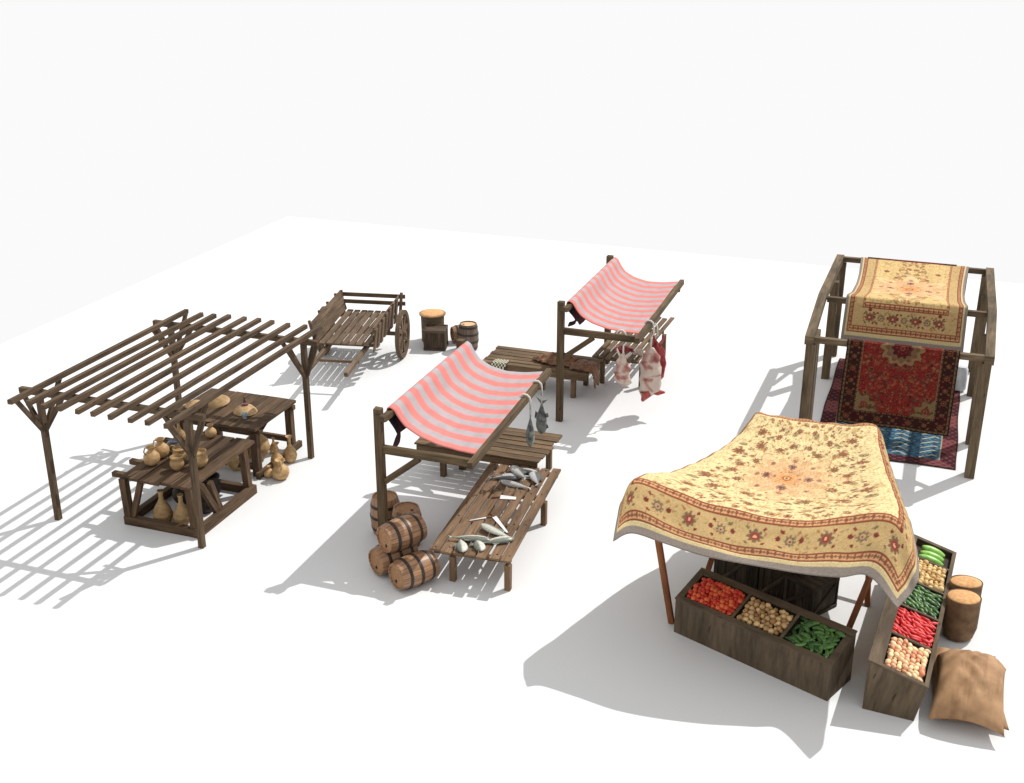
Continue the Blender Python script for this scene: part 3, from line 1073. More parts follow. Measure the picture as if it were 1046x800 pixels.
knife('broad white-bladed cleaver in the middle of the fish table', (-5.98, 15.60), (-5.86, 15.66), (-5.62, 15.72), .13, 1.0)
knife('small knife pointing left towards the edge of the fish table', (-5.72, 15.02), (-5.82, 14.95), (-6.02, 14.78), .035, .5)
knife('long broad knife with its blade pointing at the near fish', (-5.80, 15.10), (-5.72, 15.02), (-5.36, 14.62), .075, .5)

# ropes and hanging fish
def hook_rope(t, x, y, z, zend, mat=None, dx=.06):
    pts = []
    for a in (200, 150, 110, 70, 30, 0):
        pts.append((x + .085 * math.cos(R(a)), y, z + .085 * math.sin(R(a))))
    pts += [(x + .095, y, z - .15), (x + dx, y, (z + zend) / 2), (x + dx, y, zend)]
    t.part('rope', MB().tube(pts, .016, 8), M[mat or 'rope'], smooth='all')


def hang_fish(label, x, y, z, L, twist):
    t = Thing('hanging_fish', label, 'fish', (x, y, z), 0, 'fish hanging from the fish stall beam', world=False)
    f = fish_mesh(L, deep=.105, thin=.07)
    Mx = Matrix.Translation((.09, 0, -.24 - L * .5)) @ Matrix.Rotation(twist, 4, 'Z') @ Matrix.Rotation(R(-90), 4, 'Y')
    f.v = [Mx @ v for v in f.v]
    t.part('body', f, M['fish_dark'], smooth='all')
    for s in (-1, 1):
        tl = MB().poly([(L * .38, 0, -.004), (L * .42, s * .035, -.004), (L * .58, s * .13, -.004), (L * .50, s * .02, -.004)], (0, 0, .008))
        tl.v = [Mx @ v for v in tl.v]
        t.part('tail', tl, M['fish_dark'])
    for a, b_, sg in ((-.12, .10, 1), (.02, .14, -1), (-.30, -.20, -1)):
        fn = MB().poly([(L * a, sg * .085, -.003), (L * b_, sg * .070, -.003), (L * (b_ + .05), sg * .125, -.003), (L * (a + .06), sg * .145, -.003)], (0, 0, .006))
        fn.v = [Mx @ v for v in fn.v]
        t.part('fin', fn, M['fish_dark'])
    for sg in (-1, 1):
        ey = MB().lathe([(.014, 0), (.011, .005), (.0005, .008)], 10, Mx @ Matrix.Translation((-L * .42, .02, sg * .028)) @ Matrix.Rotation(0 if sg > 0 else math.pi, 4, 'X'))
        t.part('eye', ey, M['hole'])
    hook_rope(t, 0, 0, 0, -.29, 'rope', .09)
    return t


hang_fish('dark fish hanging by its tail from the stall beam, the nearer of two', -5.74, 16.46, 1.86, .56, R(25))
hang_fish('dark fish hanging by its tail from the stall beam, the farther of two', -5.74, 17.02, 1.88, .60, R(70))


# ------------------------------------------------------------ meat
def blob(pts, rads, n=16, amp=.12, squash=.7, seed=1, twist=0.0):
    r2 = random.Random(seed)
    mb = MB()
    m = 22
    P = [Vector(p) for p in pts]
    k1 = len(P) - 1
    ph = [r2.uniform(0, 6) for _ in range(4)]
    for i in range(m):
        s = i / (m - 1) * k1
        a = min(int(s), k1 - 1)
        f = s - a
        f = f * f * (3 - 2 * f)
        p = P[a].lerp(P[a + 1], f)
        r = rads[a] * (1 - f) + rads[a + 1] * f
        for k in range(n):
            an = 2 * math.pi * k / n
            rr = r * (1 + amp * math.sin(3 * an + i * .5 + ph[0]) + amp * .7 * math.sin(5 * an - i * .8 + ph[1]) + amp * .5 * math.sin(i * 1.3 + an + ph[2]))
            v = Vector((rr * math.cos(an), rr * squash * math.sin(an), 0))
            v = Matrix.Rotation(twist, 3, 'Z') @ v
            mb.v.append(p + v)
    for i in range(m - 1):
        for k in range(n):
            k2 = (k + 1) % n
            mb.face((i * n + k2, i * n + k, (i + 1) * n + k, (i + 1) * n + k2), [(0, 0)] * 4)
    mb.face(tuple(range(n)), [(0, 0)] * n)
    mb.face(tuple((m - 1) * n + k for k in reversed(range(n))), [(0, 0)] * n)
    return mb


def carcass(name, label, loc, zt, pts, rads, mat, seed, extra=(), rope_mat='rope', squash=.7, twist=0.0):
    t = Thing(name, label, 'meat', loc, 0, 'meat hanging from the meat stall', world=False)
    t.part('flesh', blob(pts, rads, seed=seed, squash=squash, twist=twist), M[mat], smooth='all')
    for e, r, mm in extra:
        t.part('shank', MB().tube(e, r, 10), M[mm], smooth='all')
    hook_rope(t, 0, 0, 0, zt, rope_mat, .05)
    return t


# on the arm, near end
carcass('hanging_meat', 'small pale joint of meat hanging alone from the near arm of the stall', (-5.13, 19.96, 1.86), -.42,
        [(.05, 0, -.36), (.03, 0, -.48), (.07, 0, -.62), (.02, 0, -.76), (.09, 0, -.90), (.11, 0, -.98)], [.025, .085, .13, .14, .15, .05], 'meat', 3, squash=.6,
        extra=[([(.02, 0, -.45), (-.05, 0, -.34), (-.07, 0, -.28)], [.03, .02, .012], 'meat'), ([(.07, 0, -.44), (.15, 0, -.36), (.19, 0, -.31)], [.03, .018, .010], 'meat')])
carcass('hanging_meat', 'large pale side of meat with a red end hanging from the front beam', (-4.80, 20.72, 1.84), -.50,
        [(.06, 0, -.44), (.08, 0, -.58), (.06, 0, -.80), (.05, 0, -1.08), (.06, 0, -1.28), (-.04, 0, -1.50)], [.04, .15, .19, .20, .19, .035], 'meat', 8, squash=.6,
        extra=[([(.0, 0, -1.30), (.02, 0, -1.36), (-.07, 0, -1.53)], [.14, .11, .03], 'redend'), ([(.12, .0, -1.26), (.24, 0, -1.32), (.36, 0, -1.30)], [.10, .06, .015], 'redend')])
carcass('hanging_meat', 'darker red side of meat hanging just behind the large pale one', (-4.80, 21.05, 1.68), -.35,
        [(.06, 0, -.25), (.10, 0, -.40), (.10, 0, -.65), (.12, 0, -.95), (.08, 0, -1.10)], [.03, .12, .16, .15, .05], 'redmeat', 12, squash=.6,
        extra=[([(.08, 0, -.35), (.02, 0, -.18), (.0, 0, -.08)], [.04, .025, .015], 'redmeat'), ([(.13, 0, -.35), (.20, 0, -.22), (.22, 0, -.12)], [.04, .025, .015], 'redmeat')])

mb = blob([(0, 0, -.02), (0, 0, .03), (0, 0, .09)], [.20, .17, .05], seed=4, amp=.1)
single('meat_slab', mb, M['redmeat'], 'dark red slab of meat lying on the gapped table under the pink awning', 'meat', (-5.72, 22.55, .615), smooth='all', world=False).scale = (1.1, .9, .9)
mb = blob([(0, 0, -.02), (0, 0, .03), (0, 0, .08)], [.15, .13, .05], seed=9, amp=.12)
single('meat_slab', mb, M['meat'], 'pale pink cut of meat beside the dark red slab', 'meat', (-5.36, 22.45, .615), smooth='all', world=False)

# hides on the table: crumpled cloth-like sheets
def hide(name, label, ctrl, seed, amp=.03):
    P = catmull(ctrl, 34, 26)
    r2 = np.random.RandomState(seed)
    nv, nu = P.shape[:2]
    jj, ii = np.mgrid[0:nv, 0:nu]
    wv = amp * (np.sin(ii * .55 + r2.rand() * 6) + np.sin(jj * .7 + ii * .3 + r2.rand() * 6)) * .5 + amp * .5 * np.sin(ii * 1.3 - jj * .9)
    P[..., 2] += np.abs(wv) + .008
    P[0, :, 1] += .03 * np.sin(ii[0] * 1.1)
    P[-1, :, 1] += .03 * np.sin(ii[0] * .9 + 1)
    c = P.reshape(-1, 3).mean(0)
    loc = (c[0], c[1], .58)
    o = single(name, MB().grid(P), M['hide'], label, 'hide', loc, smooth='all')
    sm = o.modifiers.new('thick', 'SOLIDIFY')
    sm.thickness = .014
    sm.offset = 1


HZ = .585
hide('brown_hide', 'crumpled red-brown hide bunched on the table behind the stall post', [
    [(-7.30, 21.38, HZ), (-7.0, 21.25, HZ), (-6.7, 21.22, HZ), (-6.45, 21.30, HZ)],
    [(-7.30, 21.45, HZ), (-7.0, 21.5, HZ + .10), (-6.7, 21.5, HZ + .15), (-6.42, 21.5, HZ + .06)],
    [(-7.28, 21.55, HZ), (-7.0, 21.75, HZ), (-6.7, 21.85, HZ), (-6.45, 21.7, HZ)]], 3, .035)
hide('brown_hide', 'long brown hide at the right end of the table, its tip hanging down', [
    [(-6.55, 21.22, HZ), (-6.35, 21.12, HZ), (-6.15, 21.10, HZ), (-5.99, 21.10, HZ - .03), (-5.95, 21.12, HZ - .16), (-5.93, 21.14, HZ - .36)],
    [(-6.55, 21.42, HZ + .03), (-6.35, 21.40, HZ + .04), (-6.15, 21.36, HZ + .05), (-5.99, 21.32, HZ - .0), (-5.94, 21.30, HZ - .14), (-5.93, 21.26, HZ - .30)],
    [(-6.55, 21.65, HZ), (-6.35, 21.7, HZ), (-6.15, 21.66, HZ), (-5.99, 21.6, HZ - .02), (-5.95, 21.52, HZ - .16), (-5.94, 21.46, HZ - .40)]], 6, .025)

# woven mat over the left end of the hide table
P = catmull([[(-8.02, 21.22, .58), (-7.72, 21.22, .58)], [(-8.02, 21.08, .59), (-7.72, 21.08, .59)], [(-8.02, 20.97, .575), (-7.72, 20.97, .575)], [(-8.02, 20.95, .36), (-7.73, 20.95, .33)]], 14, 22)
o = single('woven_mat', MB().grid(P), M['weave'], 'small cream and black woven mat hanging over the front left corner of the hide table', 'mat', (-7.97, 21.1, .55), smooth='all')
o.modifiers.new('thick', 'SOLIDIFY').thickness = .012


# ------------------------------------------------------------ carpets: pattern painters (numpy, metres -> colour)
class Pat:
    def __init__(self, Wm, Lm, res, seed, sx=1.0):
        self.W, self.L, self.res = Wm, Lm, res
        self.nx, self.ny = int(Wm / res) + 1, int(Lm / res) + 1
        self.x = np.linspace(0, Wm, self.nx)[None, :].repeat(self.ny, 0)
        self.y = np.linspace(0, Lm, self.ny)[:, None].repeat(self.nx, 1)
        self.c = np.zeros((self.ny, self.nx, 3))
        self.dx = np.minimum(self.x, Wm - self.x) * sx
        self.dy = np.minimum(self.y, Lm - self.y)
        self.d = np.minimum(self.dx, self.dy)
        self.along = np.where(self.dx < self.dy, self.y, self.x)
        self.r = np.random.RandomState(seed)

    def fill(self, mask, colr):
        self.c[mask] = np.array(colr)

    def mix(self, mask, colr, a):
        self.c[mask] = self.c[mask] * (1 - a) + np.array(colr) * a

    def band(self, a, b, colr):
        self.fill((self.d >= a) & (self.d < b), colr)

    def ell(self, cx, cy, rx, ry, ang, colr, clip=None):
        x0, x1 = int(max(0, (cx - max(rx, ry)) / self.res)), int(min(self.nx, (cx + max(rx, ry)) / self.res + 2))
        y0, y1 = int(max(0, (cy - max(rx, ry)) / self.res)), int(min(self.ny, (cy + max(rx, ry)) / self.res + 2))
        if x1 <= x0 or y1 <= y0:
            return
        X = self.x[y0:y1, x0:x1] - cx
        Y = self.y[y0:y1, x0:x1] - cy
        ca, sa = math.cos(ang), math.sin(ang)
        u = (X * ca + Y * sa) / rx
        v = (-X * sa + Y * ca) / ry
        mk = (u * u + v * v) < 1
        if clip is not None:
            mk &= clip[y0:y1, x0:x1]
        sub = self.c[y0:y1, x0:x1]
        sub[mk] = np.array(colr)

    def rosette(self, cx, cy, r, cols, clip=None, petals=8):
        for k in range(petals):
            a = 2 * math.pi * k / petals
            self.ell(cx + r * .72 * math.cos(a), cy + r * .72 * math.sin(a), r * .34, r * .22, a, cols[0], clip)
        self.ell(cx, cy, r * .72, r * .72, 0, cols[1], clip)
        self.ell(cx, cy, r * .48, r * .48, 0, cols[2], clip)
        self.ell(cx, cy, r * .2, r * .2, 0, cols[3], clip)

    def polar(self, cx, cy, sx, sy):
        X = (self.x - cx) / sx
        Y = (self.y - cy) / sy
        return np.hypot(X, Y), np.arctan2(Y, X)


def persian(Wm, Lm, res, seed, K):
    """K: palette and layout"""
    p = Pat(Wm, Lm, res, seed, K.get('sx', 1.0))
    B = K['bands']
    p.c[:] = K['field']
    f0 = B[-1][1]
    field = p.d >= f0
    # thin vines
    vx = np.sin(p.x * K['vine'] + 1.7 * np.sin(p.y * K['vine'] * .6)) + np.sin(p.y * K['vine'] * .93 + 1.9 * np.sin(p.x * K['vine'] * .55))
    p.mix(field & (np.abs(vx) < .16), K['vinec'], .75)
    # flowers with fourfold symmetry
    cx, cy = Wm / 2, Lm / 2
    fl = K['flowers']
    for k in range(K['nfl']):
        a, b_ = p.r.uniform(.03, Wm / 2 - f0 - .03), p.r.uniform(.03, Lm / 2 - f0 - .03)
        rr = p.r.uniform(*K['flr'])
        rr = rr * 1.5 if k % 6 == 0 else rr
        c1 = fl[p.r.randint(len(fl))]
        c2 = fl[p.r.randint(len(fl))]
        an = p.r.uniform(0, 3)
        el = p.r.uniform(.55, 1.0)
        for sx in (-1, 1):
            for sy in (-1, 1):
                p.ell(cx + sx * a, cy + sy * b_, rr, rr * el, an * sx * sy, c1, field)
                if rr > K['flr'][1] * .45:
                    p.ell(cx + sx * a, cy + sy * b_, rr * .80, rr * el * .80, an * sx * sy, np.array(c1) * .55 + np.array(K['field']) * .45, field)
                    p.ell(cx + sx * a, cy + sy * b_, rr * .55, rr * el * .55, an * sx * sy, c2, field)
    for (a, b_, rr) in K.get('palmettes', []):
        for sx in (-1, 1):
            for sy in (-1, 1):
                p.rosette(cx + sx * a, cy + sy * b_, rr, K['pal'], field)
    if 'fill2' in K:
        for k in range(K['fill2']):
            a, b_ = p.r.uniform(0, Wm), p.r.uniform(0, Lm)
            p.ell(a, b_, p.r.uniform(.006, .014), .007, p.r.uniform(0, 3), fl[p.r.randint(len(fl))], field)
    # corner spandrels
    if 'span' in K:
        sr, scol, sfl = K['span']
        for sx in (-1, 1):
            for sy in (-1, 1):
                qx, qy = cx + sx * (Wm / 2 - f0), cy + sy * (Lm / 2 - f0)
                rr, th = p.polar(qx, qy, sr, sr)
                lob = 1 + .10 * np.cos(th * 12)
                p.fill(field & (rr < lob), scol)
                p.mix(field & (rr < lob) & (rr > lob - .06), sfl, .8)
                for k in range(7):
                    a = math.pi / 2 * p.r.uniform(.1, .9)
                    q = p.r.uniform(.25, .8) * sr
                    p.ell(qx - sx * q * math.cos(a), qy - sy * q * math.sin(a), .03, .022, p.r.uniform(0, 3), sfl)
                p.rosette(qx - sx * sr * .38, qy - sy * sr * .38, sr * .2, K['pal'])
    # medallion
    for (r0, lobes, amp, colr, asp) in K['medal']:
        rr, th = p.polar(cx, cy, r0 * asp, r0)
        lob = 1 + amp * np.cos(th * lobes)
        p.fill(field & (rr < lob), colr)
    for (r0, cnt, s, cc) in K['medfl']:
        for k in range(cnt):
            a = 2 * math.pi * k / cnt
            p.rosette(cx + r0 * math.cos(a), cy + r0 * math.sin(a), s, cc)
    sp = np.sin(p.x * 71 + 2 * np.sin(p.y * 33)) * np.sin(p.y * 67 + 2 * np.sin(p.x * 29))
    p.mix(sp > .55, K['speck'], .5)
    p.mix(sp < -.72, K['field'], .5)
    # borders
    for a, b_, colr, kind in B:
        mask = (p.d >= a) & (p.d < b_)
        p.fill(mask, colr)
        if kind == 'guard':
            mid = (a + b_) / 2
            q = np.sin(p.along * 2 * math.pi / .085)
            tri = (np.abs(p.d - mid) < (b_ - a) * .26 * (q + .3))
            p.fill(mask & tri, K['motif'])
            q2 = np.sin(p.along * 2 * math.pi / .085 + math.pi)
            p.fill(mask & (np.abs(p.d - mid) < (b_ - a) * .16 * (q2 + .2)), K['motif2'])
            p.fill(mask & ((p.d < a + (b_ - a) * .14) | (p.d > b_ - (b_ - a) * .14)), K['line'])
        if kind == 'main':
            mid = (a + b_) / 2
            h = (b_ - a) / 2
            for k in range(K.get('bfill', 0)):
                cc = np.array(K['leafs'][k % len(K['leafs'])]) * .5 + np.array(colr) * .5
                p.ell(p.r.uniform(0, Wm), p.r.uniform(0, Lm), p.r.uniform(.008, .03), .011, p.r.uniform(0, 3), cc, mask)
            vine = np.abs(p.d - mid - h * .5 * np.sin(p.along * 2 * math.pi / .42)) < .011
            p.mix(mask & vine, K['vinec'], .8)
            for axis in (0, 1):
                n_ = max(3, int(round(((Lm if axis else Wm) - 2 * mid) / K.get('mstep', .24))))
                if n_ % 2:
                    n_ += 1
                for k in range(n_ + 1):
                    s = mid + ((Lm if axis else Wm) - 2 * mid) * k / n_
                    for side in (0, 1):
                        e = mid if side == 0 else (Wm if axis else Lm) - mid
                        px_, py_ = (e, s) if axis else (s, e)
                        if k % 2 == 0:
                            p.rosette(px_, py_, h * .55, K['bros'], mask)
                        else:
                            p.rosette(px_, py_, h * .42, K['bros2'], mask)
                        if 'mstep' in K and k % 2:
                            for q in (-1, 1):
                                ox, oy = (0, q * .125) if axis else (q * .125, 0)
                                p.ell(px_ + ox, py_ + oy + (0 if axis else .012), .030, .030, 0, lin(112, 54, 44), mask)
                        for q in (-1, 1):
                            for q2 in (-1, 1):
                                ox, oy = q * K.get('mstep', .24) * .26, q2 * h * .6
                                if axis:
                                    ox, oy = oy, ox
                                cc = K['leafs'][(k + (q > 0)) % len(K['leafs'])]
                                p.ell(px_ + ox, py_ + oy, .024, .016, q * .8, cc, mask)
    n = p.r.uniform(.9, 1.08, (p.ny, p.nx, 1))
    p.c = np.clip(p.c * n, 0, 1)
    return p


RED = lin(112, 34, 26)
CREAM = lin(205, 182, 128)
K_CREAM = dict(
    bands=[(0, .105, lin(128, 118, 110), ''), (.105, .16, lin(188, 170, 126), ''), (.165, .185, lin(104, 56, 38), ''), (.185, .285, lin(190, 146, 104), 'guard'),
           (.285, .30, lin(104, 56, 38), ''), (.30, .62, lin(178, 150, 104), 'main'), (.62, .635, lin(110, 60, 40), ''), (.635, .72, lin(200, 150, 106), 'guard'), (.72, .735, lin(120, 66, 42), '')],
    field=lin(211, 190, 142), vine=30, vinec=lin(170, 142, 92), flowers=[lin(134, 78, 56), lin(136, 98, 62), lin(112, 104, 68), lin(156, 110, 70), lin(118, 70, 56), lin(186, 132, 84), lin(102, 92, 74)],
    nfl=130, flr=(.012, .045), palmettes=[(.75, .35, .085), (.42, .78, .08), (.9, .8, .09), (.95, .1, .07), (.2, .95, .07), (.62, 1.15, .08), (1.15, .5, .09), (1.05, 1.2, .09), (.2, 1.35, .07)], pal=[lin(128, 98, 66), lin(136, 84, 62), lin(102, 80, 58), lin(150, 74, 56)],
    medal=[(.68, 8, .30, lin(178, 138, 100), 1.1), (.655, 8, .30, lin(208, 178, 132), 1.1), (.58, 16, .16, lin(196, 158, 116), 1.1), (.46, 8, .26, lin(202, 164, 122), 1.1), (.30, 16, .16, lin(194, 150, 108), 1.05), (.16, 8, .2, lin(198, 142, 92), 1.0)],
    medfl=[(.36, 4, .085, [lin(150, 104, 80), lin(128, 92, 84), lin(104, 76, 74), lin(84, 56, 54)]), (.54, 8, .05, [lin(150, 100, 74), lin(128, 98, 84), lin(150, 112, 88), lin(110, 66, 54)]), (.22, 8, .028, [lin(170, 110, 76), lin(140, 96, 80), lin(160, 120, 96), lin(110, 62, 52)]),
           (0.0, 1, .10, [lin(190, 116, 66), lin(124, 80, 54), lin(196, 156, 110), lin(124, 64, 44)])],
    fill2=1000, mstep=.36, bfill=1500,
    speck=lin(146, 108, 72), motif=lin(128, 76, 58), motif2=lin(120, 92, 66), line=lin(138, 82, 58), bros=[lin(110, 92, 72), lin(120, 84, 62), lin(136, 58, 46), lin(196, 156, 122)],
    bros2=[lin(124, 104, 78), lin(112, 92, 72), lin(170, 140, 102), lin(104, 72, 58)], leafs=[lin(110, 100, 66), lin(118, 56, 44), lin(150, 106, 66), lin(112, 50, 40)])
K_RED = dict(
    bands=[(0, .02, lin(40, 20, 18), ''), (.02, .05, lin(110, 92, 66), 'guard'), (.05, .24, lin(50, 22, 22), 'main'), (.24, .275, lin(118, 98, 70), 'guard')],
    field=lin(116, 24, 24), vine=44, vinec=lin(66, 20, 18), flowers=[lin(132, 66, 48), lin(58, 22, 22), lin(128, 92, 66), lin(64, 48, 46), lin(140, 34, 32), lin(92, 70, 52)],
    nfl=300, flr=(.010, .030), palmettes=[(.18, .5, .04), (.4, .9, .045)], pal=[lin(120, 40, 30), lin(90, 20, 24), lin(130, 84, 56), lin(60, 16, 18)],
    span=(.34, lin(114, 94, 68), lin(70, 56, 36)),
    medal=[(.30, 12, .10, lin(126, 104, 78), 1.1), (.24, 12, .08, lin(104, 84, 62), 1.1), (.165, 10, .12, lin(72, 16, 26), 1.0)],
    medfl=[(.24, 12, .03, [lin(120, 40, 30), lin(90, 60, 40), lin(130, 84, 56), lin(60, 16, 18)]), (0.0, 1, .1, [lin(110, 30, 34), lin(60, 14, 22), lin(120, 60, 50), lin(60, 16, 18)])],
    speck=lin(110, 74, 54), motif=lin(60, 24, 22), motif2=lin(76, 60, 40), line=lin(74, 30, 26), bros=[lin(90, 66, 46), lin(112, 50, 38), lin(60, 18, 22), lin(130, 100, 70)],
    bros2=[lin(120, 84, 60), lin(74, 24, 24), lin(118, 84, 58), lin(60, 16, 18)], leafs=[lin(96, 74, 50), lin(110, 40, 34), lin(66, 60, 40)])


def blue_rug(Wm, Lm, res):
    p = Pat(Wm, Lm, res, 5)
    wob = .02 * np.sin(p.y * 60) + .015 * np.sin(p.y * 23 + p.x * 9)
    nz = np.sin((p.x + wob * 2) * 38) * np.sin(p.y * 17 + 3 * np.sin(p.x * 8))
    base = np.array(lin(58, 88, 106))
    p.c[:] = base
    p.mix(nz > .35, lin(78, 116, 136), .7)
    p.mix(nz < -.45, lin(34, 54, 76), .8)
    st = np.abs(np.sin((p.x + wob) * 16))
    p.mix((st > .93), lin(34, 50, 70), .8)
    z = np.sin(p.y * 30 + np.abs(((p.x * 1.7) % 1) - .5) * 14)
    p.mix((z > .84) & (np.sin(p.x * 13 + 1) > -.3), lin(176, 172, 138), .75)
    # border of alternating blocks
    bm = p.d < .27
    blk = np.floor(p.along / .62).astype(int) % 2 == 0
    p.fill(bm & blk, lin(62, 28, 32))
    p.fill(bm & ~blk, lin(110, 62, 62))
    mo = np.sin(p.along * 34) * np.sin(p.d * 46)
    p.mix(bm & (mo > .45), lin(124, 76, 74), .45)
    p.mix(bm & (mo < -.5), lin(42, 18, 30), .6)
    p.fill(p.d < .02, lin(50, 34, 30))
    p.fill((p.d > .27) & (p.d < .285), lin(160, 150, 120))
    p.c *= p.r.uniform(.85, 1.1, (p.ny, p.nx, 1))
    return p


def carpet(name, pat, P, label, loc, thick=.014, wstart=0.0, fl=False):
    """P: positions (ny, nx, 3); the pattern is sampled on the same grid"""
    ny, nx = P.shape[:2]
    yi = np.clip(np.round(np.linspace(0, pat.ny - 1, ny)).astype(int), 0, pat.ny - 1)
    xi = np.clip(np.round(np.linspace(0, pat.nx - 1, nx)).astype(int), 0, pat.nx - 1)
    C_ = pat.c[np.ix_(yi, xi)]
    me = bpy.data.meshes.new(name)
    V = (P - np.array(loc)).reshape(-1, 3)
    a = (np.arange(ny - 1)[:, None] * nx + np.arange(nx - 1)[None, :]).reshape(-1)
    F = np.stack([a, a + 1, a + nx + 1, a + nx], 1)
    me.vertices.add(len(V))
    me.vertices.foreach_set('co', V.astype(np.float32).ravel())
    me.loops.add(F.size)
    me.loops.foreach_set('vertex_index', F.astype(np.int32).ravel())
    me.polygons.add(len(F))
    me.polygons.foreach_set('loop_start', (np.arange(len(F)) * 4).astype(np.int32))
    me.polygons.foreach_set('use_smooth', np.ones(len(F), bool))
    me.update(calc_edges=True)
    ca = me.color_attributes.new('weave', 'FLOAT_COLOR', 'POINT')
    rgba = np.ones((len(V), 4), np.float32)
    rgba[:, :3] = C_.reshape(-1, 3)
    ca.data.foreach_set('color', rgba.ravel())
    me.materials.append(M['carpet'])
    o = bpy.data.objects.new(name, me)
    col.objects.link(o)
    o.location = loc
    sm = o.modifiers.new('thick', 'SOLIDIFY')
    sm.thickness = thick
    sm.offset = 0
    tag(o, label, 'carpet')
    return o


# ------------------------------------------------------------ carpet rack
def build_rack():
    Rk = M['rack']
    t = Thing('carpet_rack', 'large open timber frame with crossbars for hanging carpets', 'rack', (-.4, 22.7, 0))
    xl, xr = -1.83, 1.06
    for x, sg in ((xl, -1), (xr, 1)):
        for y, wd in (((20.08, .24), (20.6, .5)) if sg < 0 else ((20.08, .24), (21.5, .16))) + ((23.95, .16), (25.40, .18)):
            xb = x - sg * (.0 if y == 20.06 else .03)
            t.part('post', MB().beam((xb, y, 0), (xb, y, 2.07), .155, wd, up=(0, 1, 0)), Rk)
        ys = [19.95, 22.2, 25.5]
        zs = [2.14, 2.25, 2.14]
        xs = [x, x + sg * .04, x + sg * .03]
        t.part('side_rail', MB().beam((xs[0], ys[0], zs[0]), (xs[1], ys[1], zs[1]), .15, .15), Rk)
        t.part('side_rail', MB().beam((xs[1], ys[1], zs[1]), (xs[2], ys[2], zs[2]), .15, .148), Rk)
        t.part('brace', MB().beam((x, 20.15, 1.3), (x - sg * .01, 20.9, 2.08), .07, .10), Rk)
        t.part('brace', MB().beam((x, 25.3, 1.3), (x - sg * .01, 24.5, 2.08), .07, .10), Rk)
    for y, z in ((20.02, 2.15), (22.22, 2.22), (25.40, 2.15)):
        t.part('crossbar', MB().beam((xl + .05, y, z), (xr - .05, y, z), .10, .10), Rk)


build_rack()

# cream carpet: over the middle bar, sagging to the back bar, both ends hanging
pc = persian(2.13, 4.6, .0105, 21, dict(K_CREAM, sx=2.0, nfl=110, flr=(.014, .046), mstep=.26, field=lin(198, 170, 118),
             palmettes=[(.45, .35, .06), (.3, .7, .055), (.5, 1.0, .06)]))
prof = [(22.12, 1.49), (22.13, 1.8), (22.135, 2.22), (22.20, 2.335), (22.3, 2.325), (23.0, 2.17), (23.8, 2.09), (24.6, 2.11), (25.2, 2.19), (25.42, 2.225), (25.48, 2.16), (25.49, 1.5)]
pr_ = np.array(prof)
sl = np.concatenate([[0], np.cumsum(np.hypot(np.diff(pr_[:, 0]), np.diff(pr_[:, 1])))])
nv, nu = 400, 200
tt = np.linspace(0, sl[-1], nv)
yy = np.interp(tt, sl, pr_[:, 0])
zz = np.interp(tt, sl, pr_[:, 1])
zz = np.convolve(np.pad(zz, 4, mode='edge'), np.ones(9) / 9, 'valid')
P = np.zeros((nv, nu, 3))
for i in range(nu):
    u = i / (nu - 1)
    sagk = np.clip((yy - 22.2) * (25.4 - yy) / 2.56, 0, 1)
    pinch = .05 * sagk * (1 - 2 * u) * abs(1 - 2 * u)
    P[:, i, 0] = -1.44 + (2.13) * u + pinch + (yy < 22.14) * (-.03 * (1 - 2 * u) * (2.2 - zz))
    P[:, i, 1] = yy + (yy < 22.15) * .015 * math.sin(u * 14) * (2.2 - zz)
    P[:, i, 2] = zz + .012 * np.sin(u * 21 + yy * 3) * sagk
carpet('cream_carpet', pc, P, 'cream flowered carpet sagging over the middle and back bars of the rack', (-.38, 23.5, 2.1))

# red carpet over the front bar
prd = persian(1.80, 3.0, .009, 8, K_RED)
prd.c = (prd.c * .72 + prd.c.mean(2, keepdims=True) * .07) * np.array([1, .98, .82])
pf = [(19.93, .74), (19.935, 1.4), (19.94, 2.12), (19.97, 2.21), (20.02, 2.222), (20.07, 2.21), (20.10, 2.12), (20.105, 1.4), (20.11, .9)]
pr_ = np.array(pf)
sl = np.concatenate([[0], np.cumsum(np.hypot(np.diff(pr_[:, 0]), np.diff(pr_[:, 1])))])
nv, nu = 330, 200
tt = np.linspace(0, sl[-1], nv)
yy = np.interp(tt, sl, pr_[:, 0])
zz = np.interp(tt, sl, pr_[:, 1])
P = np.zeros((nv, nu, 3))
for i in range(nu):
    u = i / (nu - 1)
    P[:, i, 0] = -1.20 + 1.80 * u - .03 * np.clip(2.1 - zz, 0, 2) * (1 - u)
    P[:, i, 1] = yy - .02 * math.sin(u * 9) * np.clip(2.1 - zz, 0, 2) * (yy < 20.0)
    P[:, i, 2] = zz + .05 * (u - .5) * 0 + (zz < 1.0) * 0
carpet('red_carpet', prd, P, 'deep red medallion carpet hanging from the front bar of the rack', (-.3, 20.0, 1.4))

# dark red carpet over the back bar
pf = [(25.30, 1.5), (25.31, 2.20), (25.36, 2.25), (25.46, 2.25), (25.52, 2.18), (25.53, .8)]
pr_ = np.array(pf)
sl = np.concatenate([[0], np.cumsum(np.hypot(np.diff(pr_[:, 0]), np.diff(pr_[:, 1])))])
nv, nu = 120, 90
tt = np.linspace(0, sl[-1], nv)
yy = np.interp(tt, sl, pr_[:, 0])
zz = np.interp(tt, sl, pr_[:, 1])
P = np.zeros((nv, nu, 3))
for i in range(nu):
    u = i / (nu - 1)
    P[:, i, 0] = -1.30 + 1.75 * u
    P[:, i, 1] = yy
    P[:, i, 2] = zz - .03
carpet('red_carpet', prd, P, 'dark red carpet on the back bar of the rack behind the cream one', (-.4, 25.4, 1.7))

